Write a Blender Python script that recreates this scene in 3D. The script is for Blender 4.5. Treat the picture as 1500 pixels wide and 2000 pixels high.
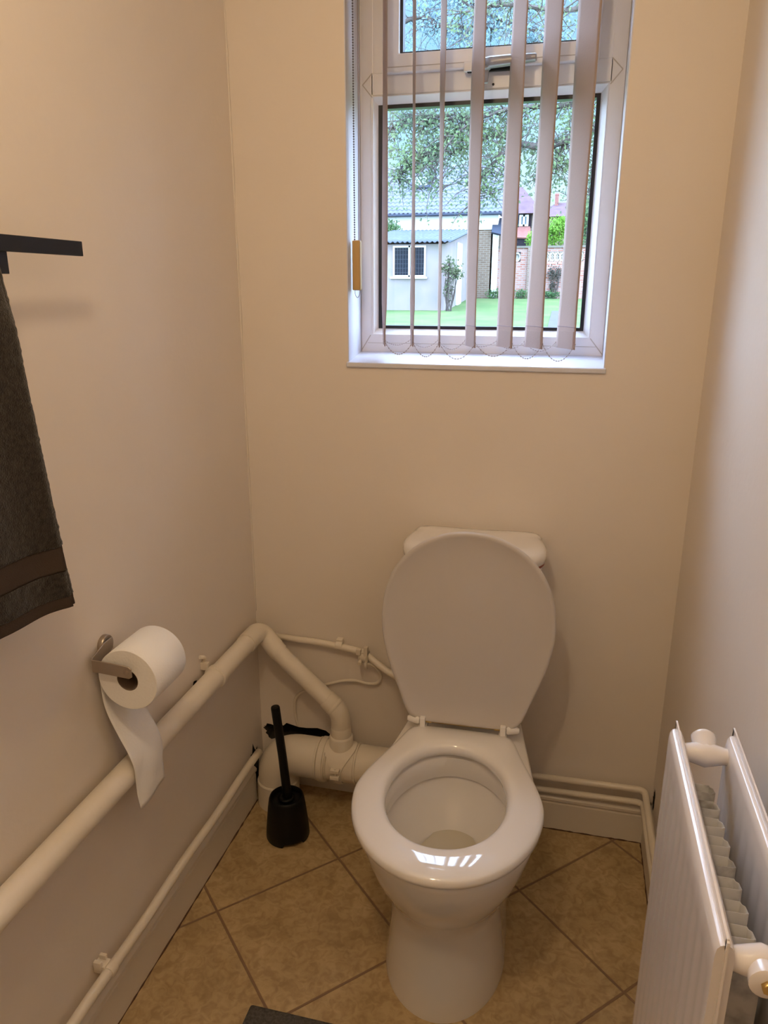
import bpy, bmesh, math, random
from mathutils import Vector, Matrix, noise
random.seed(7)
C = bpy.context.scene.collection
PI = math.pi
for o in list(bpy.data.objects): bpy.data.objects.remove(o)

# ------------------------------------------------------------------ camera
FPX, CX, CY, CZ = 1462.0, 0.8213, -1.8237, 1.4434
PIT, YAW, ROL = 0.2911, 0.2392, 0.0012
cf = Vector((-math.sin(YAW)*math.cos(PIT), math.cos(YAW)*math.cos(PIT), -math.sin(PIT)))
cr0 = Vector((math.cos(YAW), math.sin(YAW), 0)); cu0 = cr0.cross(cf)
cr = math.cos(ROL)*cr0 + math.sin(ROL)*cu0; cu = -math.sin(ROL)*cr0 + math.cos(ROL)*cu0
CAMP = Vector((CX, CY, CZ))
cd = bpy.data.cameras.new('camera'); cam = bpy.data.objects.new('camera', cd); C.objects.link(cam)
m = Matrix((cr, cu, -cf)).transposed().to_4x4(); m.translation = CAMP; cam.matrix_world = m
cd.sensor_fit = 'VERTICAL'; cd.sensor_height = 36; cd.lens = FPX/2000*36; cd.clip_start = .02; cd.clip_end = 500
bpy.context.scene.camera = cam
def at(px, py, y):                     # where a sight line meets the upright plane at depth y
    d = cf + cr*((px-750)/FPX) - cu*((py-1000)/FPX)
    return CAMP + d*((y-CY)/d.y)

# ------------------------------------------------------------------ world, light, exposure
sc = bpy.context.scene
sc.view_settings.view_transform = 'Standard'; sc.view_settings.look = 'None'
sc.view_settings.gamma = 1; sc.view_settings.use_curve_mapping = False; sc.view_settings.exposure = -0.04
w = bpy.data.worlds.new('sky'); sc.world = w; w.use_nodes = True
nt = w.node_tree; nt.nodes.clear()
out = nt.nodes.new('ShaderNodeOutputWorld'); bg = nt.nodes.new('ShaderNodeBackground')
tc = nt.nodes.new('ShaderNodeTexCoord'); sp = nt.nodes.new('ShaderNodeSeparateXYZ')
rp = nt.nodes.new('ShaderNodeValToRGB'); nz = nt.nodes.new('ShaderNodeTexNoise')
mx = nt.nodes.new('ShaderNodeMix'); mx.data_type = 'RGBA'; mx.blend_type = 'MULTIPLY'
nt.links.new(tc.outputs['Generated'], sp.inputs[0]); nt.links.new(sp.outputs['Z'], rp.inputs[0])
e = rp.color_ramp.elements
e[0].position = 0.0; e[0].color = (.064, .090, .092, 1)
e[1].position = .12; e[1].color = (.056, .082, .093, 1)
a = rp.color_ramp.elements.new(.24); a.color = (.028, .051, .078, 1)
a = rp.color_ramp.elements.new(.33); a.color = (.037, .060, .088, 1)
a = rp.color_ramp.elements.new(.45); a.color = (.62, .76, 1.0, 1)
nz.inputs['Scale'].default_value = 5; nz.inputs['Detail'].default_value = 4
nt.links.new(tc.outputs['Generated'], nz.inputs['Vector'])
r2 = nt.nodes.new('ShaderNodeValToRGB'); r2.color_ramp.elements[0].position = .35; r2.color_ramp.elements[0].color = (.8, .87, .95, 1)
r2.color_ramp.elements[1].position = .65; r2.color_ramp.elements[1].color = (1, 1, 1, 1)
nt.links.new(nz.outputs[0], r2.inputs[0])
mx.inputs[0].default_value = 1
nt.links.new(rp.outputs[0], mx.inputs[6]); nt.links.new(r2.outputs[0], mx.inputs[7])
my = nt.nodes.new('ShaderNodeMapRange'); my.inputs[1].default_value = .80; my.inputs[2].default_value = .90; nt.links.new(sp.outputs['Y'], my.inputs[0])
mb = nt.nodes.new('ShaderNodeMix'); mb.data_type = 'RGBA'; nt.links.new(my.outputs[0], mb.inputs[0]); mb.inputs[6].default_value = (.62, .76, 1.0, 1)  # sky beside the window view made brighter to add daylight indoors
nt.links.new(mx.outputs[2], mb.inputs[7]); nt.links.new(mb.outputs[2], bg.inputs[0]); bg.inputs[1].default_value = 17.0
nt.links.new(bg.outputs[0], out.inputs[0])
LAMP = Vector((.54, -1.5, 2.17)); LAMP_W = 14.2; LAMP_COL = (1.0, .755, .47)

W = 1.117; H = 2.42; YF = -2.35        # room width, height, wall behind the camera
WX0, WX1, WZ0, WZ1 = .2836, .9013, 1.2632, 2.27

# ------------------------------------------------------------------ materials
def mat(name, col, rough=.5, metal=0, col2=None, cscale=5, bump=None, bscale=50, spec=None, coat=0, detail=4, contrast=(.35, .65), sheen=0):
    M = bpy.data.materials.new(name); M.use_nodes = True; n = M.node_tree; b = n.nodes['Principled BSDF']
    b.inputs['Base Color'].default_value = (*col, 1); b.inputs['Roughness'].default_value = rough; b.inputs['Metallic'].default_value = metal
    if coat: b.inputs['Coat Weight'].default_value = coat; b.inputs['Coat Roughness'].default_value = .06
    if spec is not None: b.inputs['Specular IOR Level'].default_value = spec
    if sheen: b.inputs['Sheen Weight'].default_value = sheen
    t = n.nodes.new('ShaderNodeTexCoord')
    if col2:
        q = n.nodes.new('ShaderNodeTexNoise'); q.inputs['Scale'].default_value = cscale; q.inputs['Detail'].default_value = detail
        r = n.nodes.new('ShaderNodeValToRGB'); r.color_ramp.elements[0].position = contrast[0]; r.color_ramp.elements[1].position = contrast[1]
        r.color_ramp.elements[0].color = (*col, 1); r.color_ramp.elements[1].color = (*col2, 1)
        n.links.new(t.outputs['Object'], q.inputs['Vector']); n.links.new(q.outputs[0], r.inputs[0]); n.links.new(r.outputs[0], b.inputs['Base Color'])
    if bump:
        q = n.nodes.new('ShaderNodeTexNoise'); q.inputs['Scale'].default_value = bscale; q.inputs['Detail'].default_value = 5
        u = n.nodes.new('ShaderNodeBump'); u.inputs['Strength'].default_value = bump; u.inputs['Distance'].default_value = .002
        n.links.new(t.outputs['Object'], q.inputs['Vector']); n.links.new(q.outputs[0], u.inputs['Height']); n.links.new(u.outputs[0], b.inputs['Normal'])
    return M
def brick_mat(name, c1, c2, mortar, bw, bh, ms=.01, rough=.9, bump=.3, axis='XZ'):
    M = bpy.data.materials.new(name); M.use_nodes = True; n = M.node_tree; b = n.nodes['Principled BSDF']
    b.inputs['Roughness'].default_value = rough; b.inputs['Specular IOR Level'].default_value = .02
    t = n.nodes.new('ShaderNodeTexCoord'); s = n.nodes.new('ShaderNodeSeparateXYZ'); c = n.nodes.new('ShaderNodeCombineXYZ')
    n.links.new(t.outputs['Object'], s.inputs[0]); n.links.new(s.outputs[axis[0]], c.inputs[0]); n.links.new(s.outputs[axis[1]], c.inputs[1])
    k = n.nodes.new('ShaderNodeTexBrick'); k.inputs['Scale'].default_value = 1; k.inputs['Brick Width'].default_value = bw; k.inputs['Row Height'].default_value = bh
    k.inputs['Mortar Size'].default_value = ms; k.inputs['Color1'].default_value = (*c1, 1); k.inputs['Color2'].default_value = (*c2, 1); k.inputs['Mortar'].default_value = (*mortar, 1)
    n.links.new(c.outputs[0], k.inputs['Vector']); n.links.new(k.outputs['Color'], b.inputs['Base Color'])
    u = n.nodes.new('ShaderNodeBump'); u.inputs['Strength'].default_value = bump; u.inputs['Distance'].default_value = .01; u.invert = True
    n.links.new(k.outputs['Fac'], u.inputs['Height']); n.links.new(u.outputs[0], b.inputs['Normal'])
    return M
M_wall = mat('wall_paint', (.80, .72, .645), .62, col2=(.82, .74, .665), cscale=3, bump=.22, bscale=60)
M_ceil = mat('ceiling_paint', (.85, .83, .79), .8)
M_reveal = mat('reveal_gloss_paint', (.70, .71, .80), .32, bump=.1, bscale=30)
M_skirt = mat('skirting_gloss_paint', (.76, .69, .60), .38, bump=.25, bscale=35)
M_pipe = mat('painted_pipe', (.84, .76, .65), .34, col2=(.80, .72, .61), cscale=12, bump=.12, bscale=60)
M_upvc = mat('window_plastic', (.80, .77, .78), .3)
M_upvc_old = mat('window_joint', (.52, .46, .42), .6)
M_gasket = mat('black_gasket', (.01, .012, .02), .4)
M_ceramic = mat('white_ceramic', (.85, .81, .78), .09, coat=.6)
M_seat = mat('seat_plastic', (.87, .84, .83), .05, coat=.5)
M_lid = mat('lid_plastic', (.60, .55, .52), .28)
M_black = mat('black_plastic', (.003, .003, .0035), .45, spec=.25)
M_barblack = mat('black_metal', (.010, .009, .009), .4, spec=.3)
M_steel = mat('brushed_steel', (.42, .36, .30), .36, metal=.85)
M_chrome = mat('grey_handle_metal', (.40, .39, .41), .38, metal=.35)
M_brass = mat('brass', (.75, .55, .22), .3, metal=.9)
M_rad = mat('radiator_enamel', (.83, .79, .79), .22, coat=.3)
M_fin = mat('dusty_fin', (.50, .48, .46), .7, col2=(.16, .15, .14), cscale=30, contrast=(.45, .75))
M_paper = mat('tissue', (.93, .91, .89), .9, bump=.35, bscale=220, spec=.1)
M_core = mat('card_core', (.20, .14, .10), .9)
M_slat = mat('slat_fabric', (.60, .48, .44), .8, bump=.2, bscale=300, spec=.15)
n = M_slat.node_tree; tl = n.nodes.new('ShaderNodeBsdfTranslucent'); tl.inputs[0].default_value = (.50, .38, .34, 1); mi = n.nodes.new('ShaderNodeMixShader'); mi.inputs[0].default_value = .3
n.links.new(n.nodes['Principled BSDF'].outputs[0], mi.inputs[1]); n.links.new(tl.outputs[0], mi.inputs[2]); n.links.new(mi.outputs[0], n.nodes['Material Output'].inputs[0])
M_thread = mat('slat_thread', (.30, .24, .28), .8)
M_bead = mat('bead_plastic', (.40, .32, .31), .4)
M_cordm = mat('metal_bead_cord', (.16, .15, .17), .4, metal=.4)
M_tan = mat('yellowed_plastic', (.62, .41, .17), .4, col2=(.56, .36, .14), cscale=18)
M_towel = mat('terry_towel', (.042, .034, .028), .95, col2=(.017, .013, .011), cscale=160, bump=1.0, bscale=420, sheen=.25, spec=.05)
M_band = mat('towel_band', (.062, .045, .036), .9, bump=.5, bscale=600, spec=.1)
M_mat = mat('bath_mat_fabric', (.13, .12, .115), .95, col2=(.08, .075, .073), cscale=200, bump=1, bscale=350, spec=.05)
M_dark = mat('hole_rubble', (.035, .028, .022), .95, bump=1, bscale=60)
M_copper = mat('clamp_painted', (.74, .66, .55), .45)
M_water = mat('toilet_water', (.62, .57, .48), .03)
M_bulb = bpy.data.materials.new('lamp_glass'); M_bulb.use_nodes = True
b_ = M_bulb.node_tree.nodes['Principled BSDF']; b_.inputs['Emission Color'].default_value = (*LAMP_COL, 1); b_.inputs['Emission Strength'].default_value = 6; b_.inputs['Base Color'].default_value = (.8, .8, .8, 1)
# pane: clear thin glass, mirror share by fresnel
M_glass = bpy.data.materials.new('window_glass'); M_glass.use_nodes = True; n = M_glass.node_tree; n.nodes.clear()
o_ = n.nodes.new('ShaderNodeOutputMaterial'); t_ = n.nodes.new('ShaderNodeBsdfTransparent'); g_ = n.nodes.new('ShaderNodeBsdfGlossy'); f_ = n.nodes.new('ShaderNodeFresnel'); m_ = n.nodes.new('ShaderNodeMixShader')
t_.inputs[0].default_value = (.94, .98, 1, 1); g_.inputs['Roughness'].default_value = .0; f_.inputs[0].default_value = 1.45
ge_ = n.nodes.new('ShaderNodeNewGeometry'); iv_ = n.nodes.new('ShaderNodeMath'); iv_.operation = 'SUBTRACT'; iv_.inputs[0].default_value = 1; n.links.new(ge_.outputs['Backfacing'], iv_.inputs[1]); mu_ = n.nodes.new('ShaderNodeMath'); mu_.operation = 'MULTIPLY'; n.links.new(f_.outputs[0], mu_.inputs[0]); n.links.new(iv_.outputs[0], mu_.inputs[1])
n.links.new(mu_.outputs[0], m_.inputs[0]); n.links.new(t_.outputs[0], m_.inputs[1]); n.links.new(g_.outputs[0], m_.inputs[2]); n.links.new(m_.outputs[0], o_.inputs[0])
# floor tiles laid on the diagonal
M_floor = bpy.data.materials.new('floor_tiles'); M_floor.use_nodes = True; n = M_floor.node_tree; b = n.nodes['Principled BSDF']
TS, TA, TX, TY = .333, .7926, .0859, -.5046
def mnode(op, a, b_=None, clamp=False):
    q = n.nodes.new('ShaderNodeMath'); q.operation = op; q.use_clamp = clamp
    for i, v in enumerate((a, b_)):
        if v is None: continue
        if isinstance(v, (int, float)): q.inputs[i].default_value = v
        else: n.links.new(v, q.inputs[i])
    return q.outputs[0]
t = n.nodes.new('ShaderNodeTexCoord'); s = n.nodes.new('ShaderNodeSeparateXYZ'); n.links.new(t.outputs['Object'], s.inputs[0])
ca, sa = math.cos(TA), math.sin(TA)
X_ = mnode('SUBTRACT', s.outputs['X'], TX); Y_ = mnode('SUBTRACT', s.outputs['Y'], TY)
U = mnode('DIVIDE', mnode('ADD', mnode('MULTIPLY', X_, ca), mnode('MULTIPLY', Y_, sa)), TS)
V = mnode('DIVIDE', mnode('SUBTRACT', mnode('MULTIPLY', X_, sa), mnode('MULTIPLY', Y_, ca)), TS)
def edge(u): return mnode('ABSOLUTE', mnode('SUBTRACT', mnode('FRACT', mnode('ADD', u, .5)), .5))
ed = mnode('MINIMUM', edge(U), edge(V))
gm = n.nodes.new('ShaderNodeMapRange'); gm.inputs[1].default_value = .006; gm.inputs[2].default_value = .011; n.links.new(ed, gm.inputs[0])
n1 = n.nodes.new('ShaderNodeTexNoise'); n1.inputs['Scale'].default_value = 9; n1.inputs['Detail'].default_value = 6; n1.inputs['Roughness'].default_value = .65
n2 = n.nodes.new('ShaderNodeTexNoise'); n2.inputs['Scale'].default_value = 45; n2.inputs['Detail'].default_value = 5; n2.inputs['Distortion'].default_value = 1.2
for q in (n1, n2): n.links.new(t.outputs['Object'], q.inputs['Vector'])
ra = n.nodes.new('ShaderNodeValToRGB'); ra.color_ramp.elements[0].position = .3; ra.color_ramp.elements[1].position = .7
ra.color_ramp.elements[0].color = (.44, .31, .150, 1); ra.color_ramp.elements[1].color = (.62, .46, .25, 1)
rb = n.nodes.new('ShaderNodeValToRGB'); rb.color_ramp.elements[0].position = .35; rb.color_ramp.elements[1].position = .6
rb.color_ramp.elements[0].color = (.70, .66, .62, 1); rb.color_ramp.elements[1].color = (1.0, 1.0, 1.0, 1)
n.links.new(n1.outputs[0], ra.inputs[0]); n.links.new(n2.outputs[0], rb.inputs[0])
ml = n.nodes.new('ShaderNodeMix'); ml.data_type = 'RGBA'; ml.blend_type = 'MULTIPLY'; ml.inputs[0].default_value = .8
n.links.new(ra.outputs[0], ml.inputs[6]); n.links.new(rb.outputs[0], ml.inputs[7])
mg = n.nodes.new('ShaderNodeMix'); mg.data_type = 'RGBA'; n.links.new(gm.outputs[0], mg.inputs[0]); mg.inputs[6].default_value = (.26, .16, .095, 1)
n.links.new(ml.outputs[2], mg.inputs[7]); n.links.new(mg.outputs[2], b.inputs['Base Color'])
bu = n.nodes.new('ShaderNodeBump'); bu.inputs['Distance'].default_value = .003; bu.inputs['Strength'].default_value = .6
n.links.new(mnode('ADD', gm.outputs[0], mnode('MULTIPLY', n2.outputs[0], .15)), bu.inputs['Height']); n.links.new(bu.outputs[0], b.inputs['Normal'])
b.inputs['Roughness'].default_value = .42
# outdoors
OD = .235
def omat(name, col, rough=.5, col2=None, **k): return mat(name, tuple(c*OD for c in col), rough, col2=tuple(c*OD for c in col2) if col2 else None, **{**k, 'spec': .02})
def obrick(name, a, b, c, *k, **kw): return brick_mat(name, *[tuple(v*OD for v in q) for q in (a, b, c)], *k, **kw)
M_grass = omat('lawn_grass', (.24, .42, .17), .95, col2=(.36, .50, .22), cscale=1.2, bump=1, bscale=30, spec=.1)
M_path = omat('paving', (.34, .34, .36), .9, col2=(.28, .28, .30), cscale=4)
M_render = omat('grey_render', (.80, .70, .74), .95, col2=(.68, .64, .60), cscale=1.6, spec=.1, bump=1, bscale=20)
M_white = mat('white_outdoor_paint', (.46, .48, .46), .6, spec=.02)
M_corr = omat('corrugated_sheet', (.30, .36, .46), .7, col2=(.24, .29, .38), cscale=3)
M_leaded = omat('dark_leaded_pane', (.03, .045, .07), .1)
M_lead = omat('lead_came', (.16, .19, .23), .6)
M_rtile = omat('slate_grey_tile', (.42, .46, .62), .65, col2=(.36, .40, .55), cscale=2)
M_ptile = omat('plum_tile', (.38, .26, .30), .85, col2=(.30, .20, .25), cscale=3)
M_btile = omat('blue_slate', (.12, .15, .22), .7)
M_rhang = omat('red_hung_tile', (.72, .34, .30), .85, col2=(.60, .27, .24), cscale=8)
M_timber = omat('dark_timber', (.05, .045, .06), .8)
M_brickt = obrick('tan_brick', (.60, .44, .32), (.46, .33, .24), (.72, .62, .52), .225, .075, .012)
M_bricktY = obrick('tan_brick_side', (.60, .44, .32), (.46, .33, .24), (.72, .62, .52), .225, .075, .012, axis='YZ')
M_brickr = obrick('red_brick', (.90, .34, .24), (1.1, .70, .58), (1.0, .80, .74), .225, .08, .018)
M_brickp = obrick('pier_brick', (.62, .44, .34), (.52, .38, .30), (.72, .62, .54), .225, .075, .012)
M_cop = omat('coping_stone', (.50, .47, .40), .95)
M_block = omat('screen_block', (1.5, 1.5, 1.4), .9)
M_bark = omat('bark', (.34, .29, .27), .95, col2=(.22, .19, .18), cscale=20, bump=1, bscale=40)
def leafmat(name, c1, c2):
    M = omat(name, c1, .6, col2=c2, cscale=2.2, spec=.2); n = M.node_tree; b = n.nodes['Principled BSDF']
    tl = n.nodes.new('ShaderNodeBsdfTranslucent'); mi = n.nodes.new('ShaderNodeMixShader'); mi.inputs[0].default_value = .35
    src = b.inputs['Base Color'].links[0].from_socket; n.links.new(src, tl.inputs[0])
    n.links.new(b.outputs[0], mi.inputs[1]); n.links.new(tl.outputs[0], mi.inputs[2]); n.links.new(mi.outputs[0], n.nodes['Material Output'].inputs[0])
    return M
M_leaf = leafmat('tree_leaf', (.34, .46, .34), (.50, .72, .34))
M_leafd = leafmat('far_tree_leaf', (.55, .90, 1.1), (.65, 1.0, 1.05))  # pale blue leaf colour carries the painted-in haze of the upper pane
M_bush = leafmat('bright_bush_leaf', (.40, .95, .12), (.80, 1.5, .3))
M_conif = leafmat('dark_bush_leaf', (.22, .50, .22), (.42, .75, .32))
M_rose = leafmat('rose_leaf', (.25, .38, .20), (.40, .50, .28))
M_petal = omat('pale_petal', (.8, .62, .62), .8)

# ------------------------------------------------------------------ helpers
def obj(name, bm, m, parent=None, smooth=False, bevel=0, subsurf=0, autos=None):
    me = bpy.data.meshes.new(name); bmesh.ops.recalc_face_normals(bm, faces=bm.faces); bm.to_mesh(me); bm.free()
    o = bpy.data.objects.new(name, me); C.objects.link(o)
    for q in (m if isinstance(m, (list, tuple)) else [m]): me.materials.append(q)
    if smooth or autos:
        for p in me.polygons: p.use_smooth = True
    if autos and not smooth:
        me.set_sharp_from_angle(angle=math.radians(autos))
    if parent: o.parent = parent
    if bevel:
        q = o.modifiers.new('bevel', 'BEVEL'); q.width = bevel; q.segments = 3; q.limit_method = 'ANGLE'; q.angle_limit = math.radians(40)
        for p in me.polygons: p.use_smooth = True
        me.set_sharp_from_angle(angle=math.radians(60))
    if subsurf:
        q = o.modifiers.new('sub', 'SUBSURF'); q.levels = subsurf; q.render_levels = subsurf
    return o
def thing(name, label, cat, loc=(0, 0, 0), group=None, rz=0):
    o = bpy.data.objects.new(name, None); C.objects.link(o); o.location = loc; o.rotation_euler = (0, 0, rz)
    o.empty_display_size = .05
    o['label'] = label; o['category'] = cat
    if group: o['group'] = group
    return o
def tag(o, label, cat, group=None, kind=None):
    o['label'] = label; o['category'] = cat
    if group: o['group'] = group
    if kind: o['kind'] = kind
    return o
def struct(o, label=None, cat=None):
    o['kind'] = 'structure'
    if label: o['label'] = label
    if cat: o['category'] = cat
    return o
def setorigin(o, p):
    p = Vector(p); o.data.transform(Matrix.Translation(-p)); o.location = o.location + p; return o
def box(bm, a, b, mi=0, mt=None):
    x0, y0, z0 = a; x1, y1, z1 = b
    v = [bm.verts.new(p) for p in ((x0,y0,z0),(x1,y0,z0),(x1,y1,z0),(x0,y1,z0),(x0,y0,z1),(x1,y0,z1),(x1,y1,z1),(x0,y1,z1))]
    if mt is not None:
        for q in v: q.co = mt @ q.co
    for f in ((0,3,2,1),(4,5,6,7),(0,1,5,4),(1,2,6,5),(2,3,7,6),(3,0,4,7)):
        bm.faces.new([v[i] for i in f]).material_index = mi
    return v
def B(a, b, mi=0):
    bm = bmesh.new(); box(bm, a, b, mi); return bm
def spline(pts, sub=8, closed=False):
    pts = [Vector(p) for p in pts]; n = len(pts); out = []
    for i in range(n if closed else n-1):
        g = (lambda k: pts[k % n]) if closed else (lambda k: pts[max(0, min(n-1, k))])
        p0, p1, p2, p3 = g(i-1), g(i), g(i+1), g(i+2)
        for k in range(sub):
            t = k/sub
            out.append(.5*((2*p1)+(p2-p0)*t+(2*p0-5*p1+4*p2-p3)*t*t+(3*p1-p0-3*p2+p3)*t**3))
    if not closed: out.append(pts[-1])
    return out
def fillet(pts, r, seg=8):
    pts = [Vector(p) for p in pts]; out = [pts[0]]
    for i in range(1, len(pts)-1):
        a, p, b = pts[i-1], pts[i], pts[i+1]
        d1 = (a-p); d2 = (b-p); rr = min(r, d1.length*.48, d2.length*.48)
        s, e = p+d1.normalized()*rr, p+d2.normalized()*rr
        for k in range(seg+1):
            t = k/seg; out.append((1-t)**2*s+2*t*(1-t)*p+t*t*e)
    out.append(pts[-1]); return out
def tube(bm, pts, rad, seg=16, cap=True, mi=0):
    pts = [Vector(p) for p in pts]; n = len(pts)
    rads = rad if isinstance(rad, (list, tuple)) else [rad]*n
    T = [(pts[min(i+1, n-1)]-pts[max(i-1, 0)]).normalized() for i in range(n)]
    nrm = T[0].orthogonal().normalized(); rings = []
    for i in range(n):
        nrm = (nrm - T[i]*nrm.dot(T[i])).normalized(); bi = T[i].cross(nrm)
        rings.append([bm.verts.new(pts[i]+(nrm*math.cos(2*PI*k/seg)+bi*math.sin(2*PI*k/seg))*rads[i]) for k in range(seg)])
    for i in range(n-1):
        for k in range(seg):
            f = bm.faces.new((rings[i][k], rings[i][(k+1) % seg], rings[i+1][(k+1) % seg], rings[i+1][k])); f.smooth = True; f.material_index = mi
    if cap:
        for r in (rings[0][::-1], rings[-1]): bm.faces.new(r).material_index = mi
    return rings
def Tb(pts, rad, seg=16):
    bm = bmesh.new(); tube(bm, pts, rad, seg); return bm
def lathe(bm, prof, c=(0, 0, 0), ax=(0, 0, 1), seg=32, closed=False):
    ax = Vector(ax).normalized(); q = ax.orthogonal().normalized(); r_ = ax.cross(q); c = Vector(c); rings = []
    for r, z in prof:
        rings.append([bm.verts.new(c+ax*z+(q*math.cos(2*PI*k/seg)+r_*math.sin(2*PI*k/seg))*max(r, 1e-5)) for k in range(seg)])
    pr = list(zip(rings, rings[1:]))
    if closed: pr.append((rings[-1], rings[0]))
    for a, b in pr:
        for k in range(seg): bm.faces.new((a[k], a[(k+1) % seg], b[(k+1) % seg], b[k]))
    return rings
def loft(bm, rings, capa=True, capb=True):
    R = [[bm.verts.new(p) for p in r] for r in rings]; n = len(R[0])
    for a, b in zip(R, R[1:]):
        for k in range(n): bm.faces.new((a[k], a[(k+1) % n], b[(k+1) % n], b[k]))
    if capa: bm.faces.new(R[0][::-1])
    if capb: bm.faces.new(R[-1])
    return R
def grid(bm, P, thick=None):
    R = [[bm.verts.new(p) for p in r] for r in P]
    for a, b in zip(R, R[1:]):
        for k in range(len(a)-1): bm.faces.new((a[k], a[k+1], b[k+1], b[k]))
    return R
def solid(o, t, off=0):
    q = o.modifiers.new('thick', 'SOLIDIFY'); q.thickness = t; q.offset = off; return o
def cut(o, cutters):
    for c in cutters:
        q = o.modifiers.new('b', 'BOOLEAN'); q.operation = 'DIFFERENCE'; q.object = c; q.solver = 'EXACT'; q.material_mode = 'TRANSFER'
    bpy.context.view_layer.update()
    dg = bpy.context.evaluated_depsgraph_get(); me = bpy.data.meshes.new_from_object(o.evaluated_get(dg))
    o.modifiers.clear(); o.data = me
    for c in cutters: bpy.data.objects.remove(c)
    return o
def ragged(c, u, v, n, depth, seed, ru, rv):            # irregular cutter: a rough pocket
    rnd = random.Random(seed); bm = bmesh.new(); c, u, v, n = map(Vector, (c, u, v, n))
    K = 22; rs = [rnd.uniform(.72, 1.15) for _ in range(K)]
    rings = [[c+n*d+(u*math.cos(2*PI*k/K)*ru+v*math.sin(2*PI*k/K)*rv)*rs[k]*s for k in range(K)] for d, s in ((.01, 1.0), (-.004, 1.0), (-depth, .85))]
    loft(bm, rings); return obj('cutter', bm, M_dark)

# ------------------------------------------------------------------ room shell
fl = obj('floor', B((-.12, YF-.1, -.06), (W+.12, .0, 0)), M_floor)
struct(fl, 'tan mottled ceramic floor tiles laid diagonally with brown grout', 'floor')
wb = obj('wall_back', B((-.12, 0, -.06), (W+.12, .25, H)), [M_wall, M_dark])
c1 = obj('cutter', B((WX0, -.02, WZ0), (WX1, .3, WZ1)), M_wall)
holes = [ragged((.13, 0, .176), (1, 0, 0), (0, 0, 1), (0, -1, 0), .07, 3, .112, .031), ragged((.045, 0, .170), (1, 0, 0), (0, 0, 1), (0, -1, 0), .06, 5, .038, .030)]
cut(wb, [c1]+holes)
struct(wb, 'cream painted rear wall with the window above the toilet', 'wall')
wl = obj('wall_left', B((-.12, YF-.1, -.06), (0, 0, H)), [M_wall, M_dark])
cut(wl, [ragged((0, -.064, .085), (0, 1, 0), (0, 0, 1), (1, 0, 0), .05, 8, .036, .074), ragged((0, -.372, .532), (0, 1, 0), (0, 0, 1), (1, 0, 0), .03, 12, .010, .008)])
struct(wl, 'cream painted left wall carrying towel rail and waste pipe', 'wall')
wr = obj('wall_right', B((W, YF-.1, -.06), (W+.12, 0, H)), [M_wall, M_dark])
cut(wr, [ragged((W, -.03, .148), (0, 1, 0), (0, 0, 1), (-1, 0, 0), .04, 15, .016, .035)])
struct(wr, 'cream painted right wall behind the radiator', 'wall')
wf = obj('wall_front', B((-.12, YF-.2, -.06), (W+.12, YF-.1, H)), M_wall); struct(wf, 'cream wall behind the camera', 'wall')
ce = obj('ceiling', B((-.12, YF-.2, H), (W+.12, .25, H+.08)), M_ceil); struct(ce, 'white painted ceiling', 'ceiling')
bm = bmesh.new(); box(bm, (.18, YF-.1, 0), (.94, YF-.06, 1.98))
d1 = obj('door_1', bm, M_skirt, bevel=.003); struct(d1, 'white painted door behind the camera', 'door')
bm = bmesh.new(); lathe(bm, [(.0, 0), (.02, 0), (.02, .006), (.008, .008), (.008, .04), (.022, .045), (.024, .06), (.0, .066)], (.88, YF-.06, 1.0), (0, 1, 0), 20)
obj('door_handle', bm, M_chrome, d1, smooth=True)

# skirting boards with a moulded top
def skirt(name, a, b, nrm, h=.118, lab=''):
    a, b, nrm = Vector(a), Vector(b), Vector(nrm); u = Vector((0, 0, 1))
    prof = [(0, 0), (.018, 0), (.018, h*.70), (.0165, h*.725), (.0165, h*.75), (.0215, h*.80), (.0215, h*.86), (.012, h*.93), (.009, h), (0, h)]
    bm = bmesh.new(); loft(bm, [[p+nrm*x+u*z for x, z in prof] for p in (a, b)])
    o = obj(name, bm, M_skirt); struct(o, lab, 'skirting board'); return o
skirt('baseboard_left', (0, -.098, 0), (0, YF-.1, 0), (1, 0, 0), lab='cream glossed skirting board along the left wall', h=.126)
skirt('baseboard_back', (.34, 0, 0), (W, 0, 0), (0, -1, 0), lab='cream glossed skirting board behind the toilet')
skirt('baseboard_right', (W, 0, 0), (W, YF-.1, 0), (-1, 0, 0), lab='cream glossed skirting board under the radiator')

# dark broken sealant line where the skirting meets the tiles
bm = bmesh.new(); rnd = random.Random(9)
def grime(a, b, n_):
    a, b = Vector(a), Vector(b)
    tube(bm, [a.lerp(b, k/n_)+Vector((0, 0, .0004)) for k in range(n_+1)], [rnd.uniform(.0008, .0034) for k in range(n_+1)], 6)
grime((.66, -.0185, 0), (W-.019, -.0185, 0), 40); grime((W-.0185, -.019, 0), (W-.0185, -.9, 0), 70); grime((.0185, -.10, 0), (.0185, -1.2, 0), 70)
o = obj('trim_4', bm, mat('dirty_sealant', (.11, .055, .03), .9)); struct(o, 'dark broken sealant line between skirting and floor tiles', 'sealant')

# reveal lining and sill
FY = .118
bm = bmesh.new(); box(bm, (WX0, .0, WZ0), (WX0+.0025, FY+.06, WZ1)); box(bm, (WX1-.0025, .0, WZ0), (WX1, FY+.06, WZ1)); box(bm, (WX0, .0, WZ1-.0025), (WX1, FY+.06, WZ1))
bm2 = bm
o = obj('trim_1', bm2, M_reveal); struct(o, 'white glossed sides of the window recess', 'window reveal')
bm = bmesh.new(); v_ = box(bm, (WX0-.003, -.007, WZ0-.010), (WX1+.003, FY+.02, WZ0+.002))
for q in v_:
    if q.co.y > .05 and q.co.z > WZ0: q.co.z += .021
o = obj('trim_2', bm, M_reveal, bevel=.003); struct(o, 'white glossed window sill below the blind', 'window sill')
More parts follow.
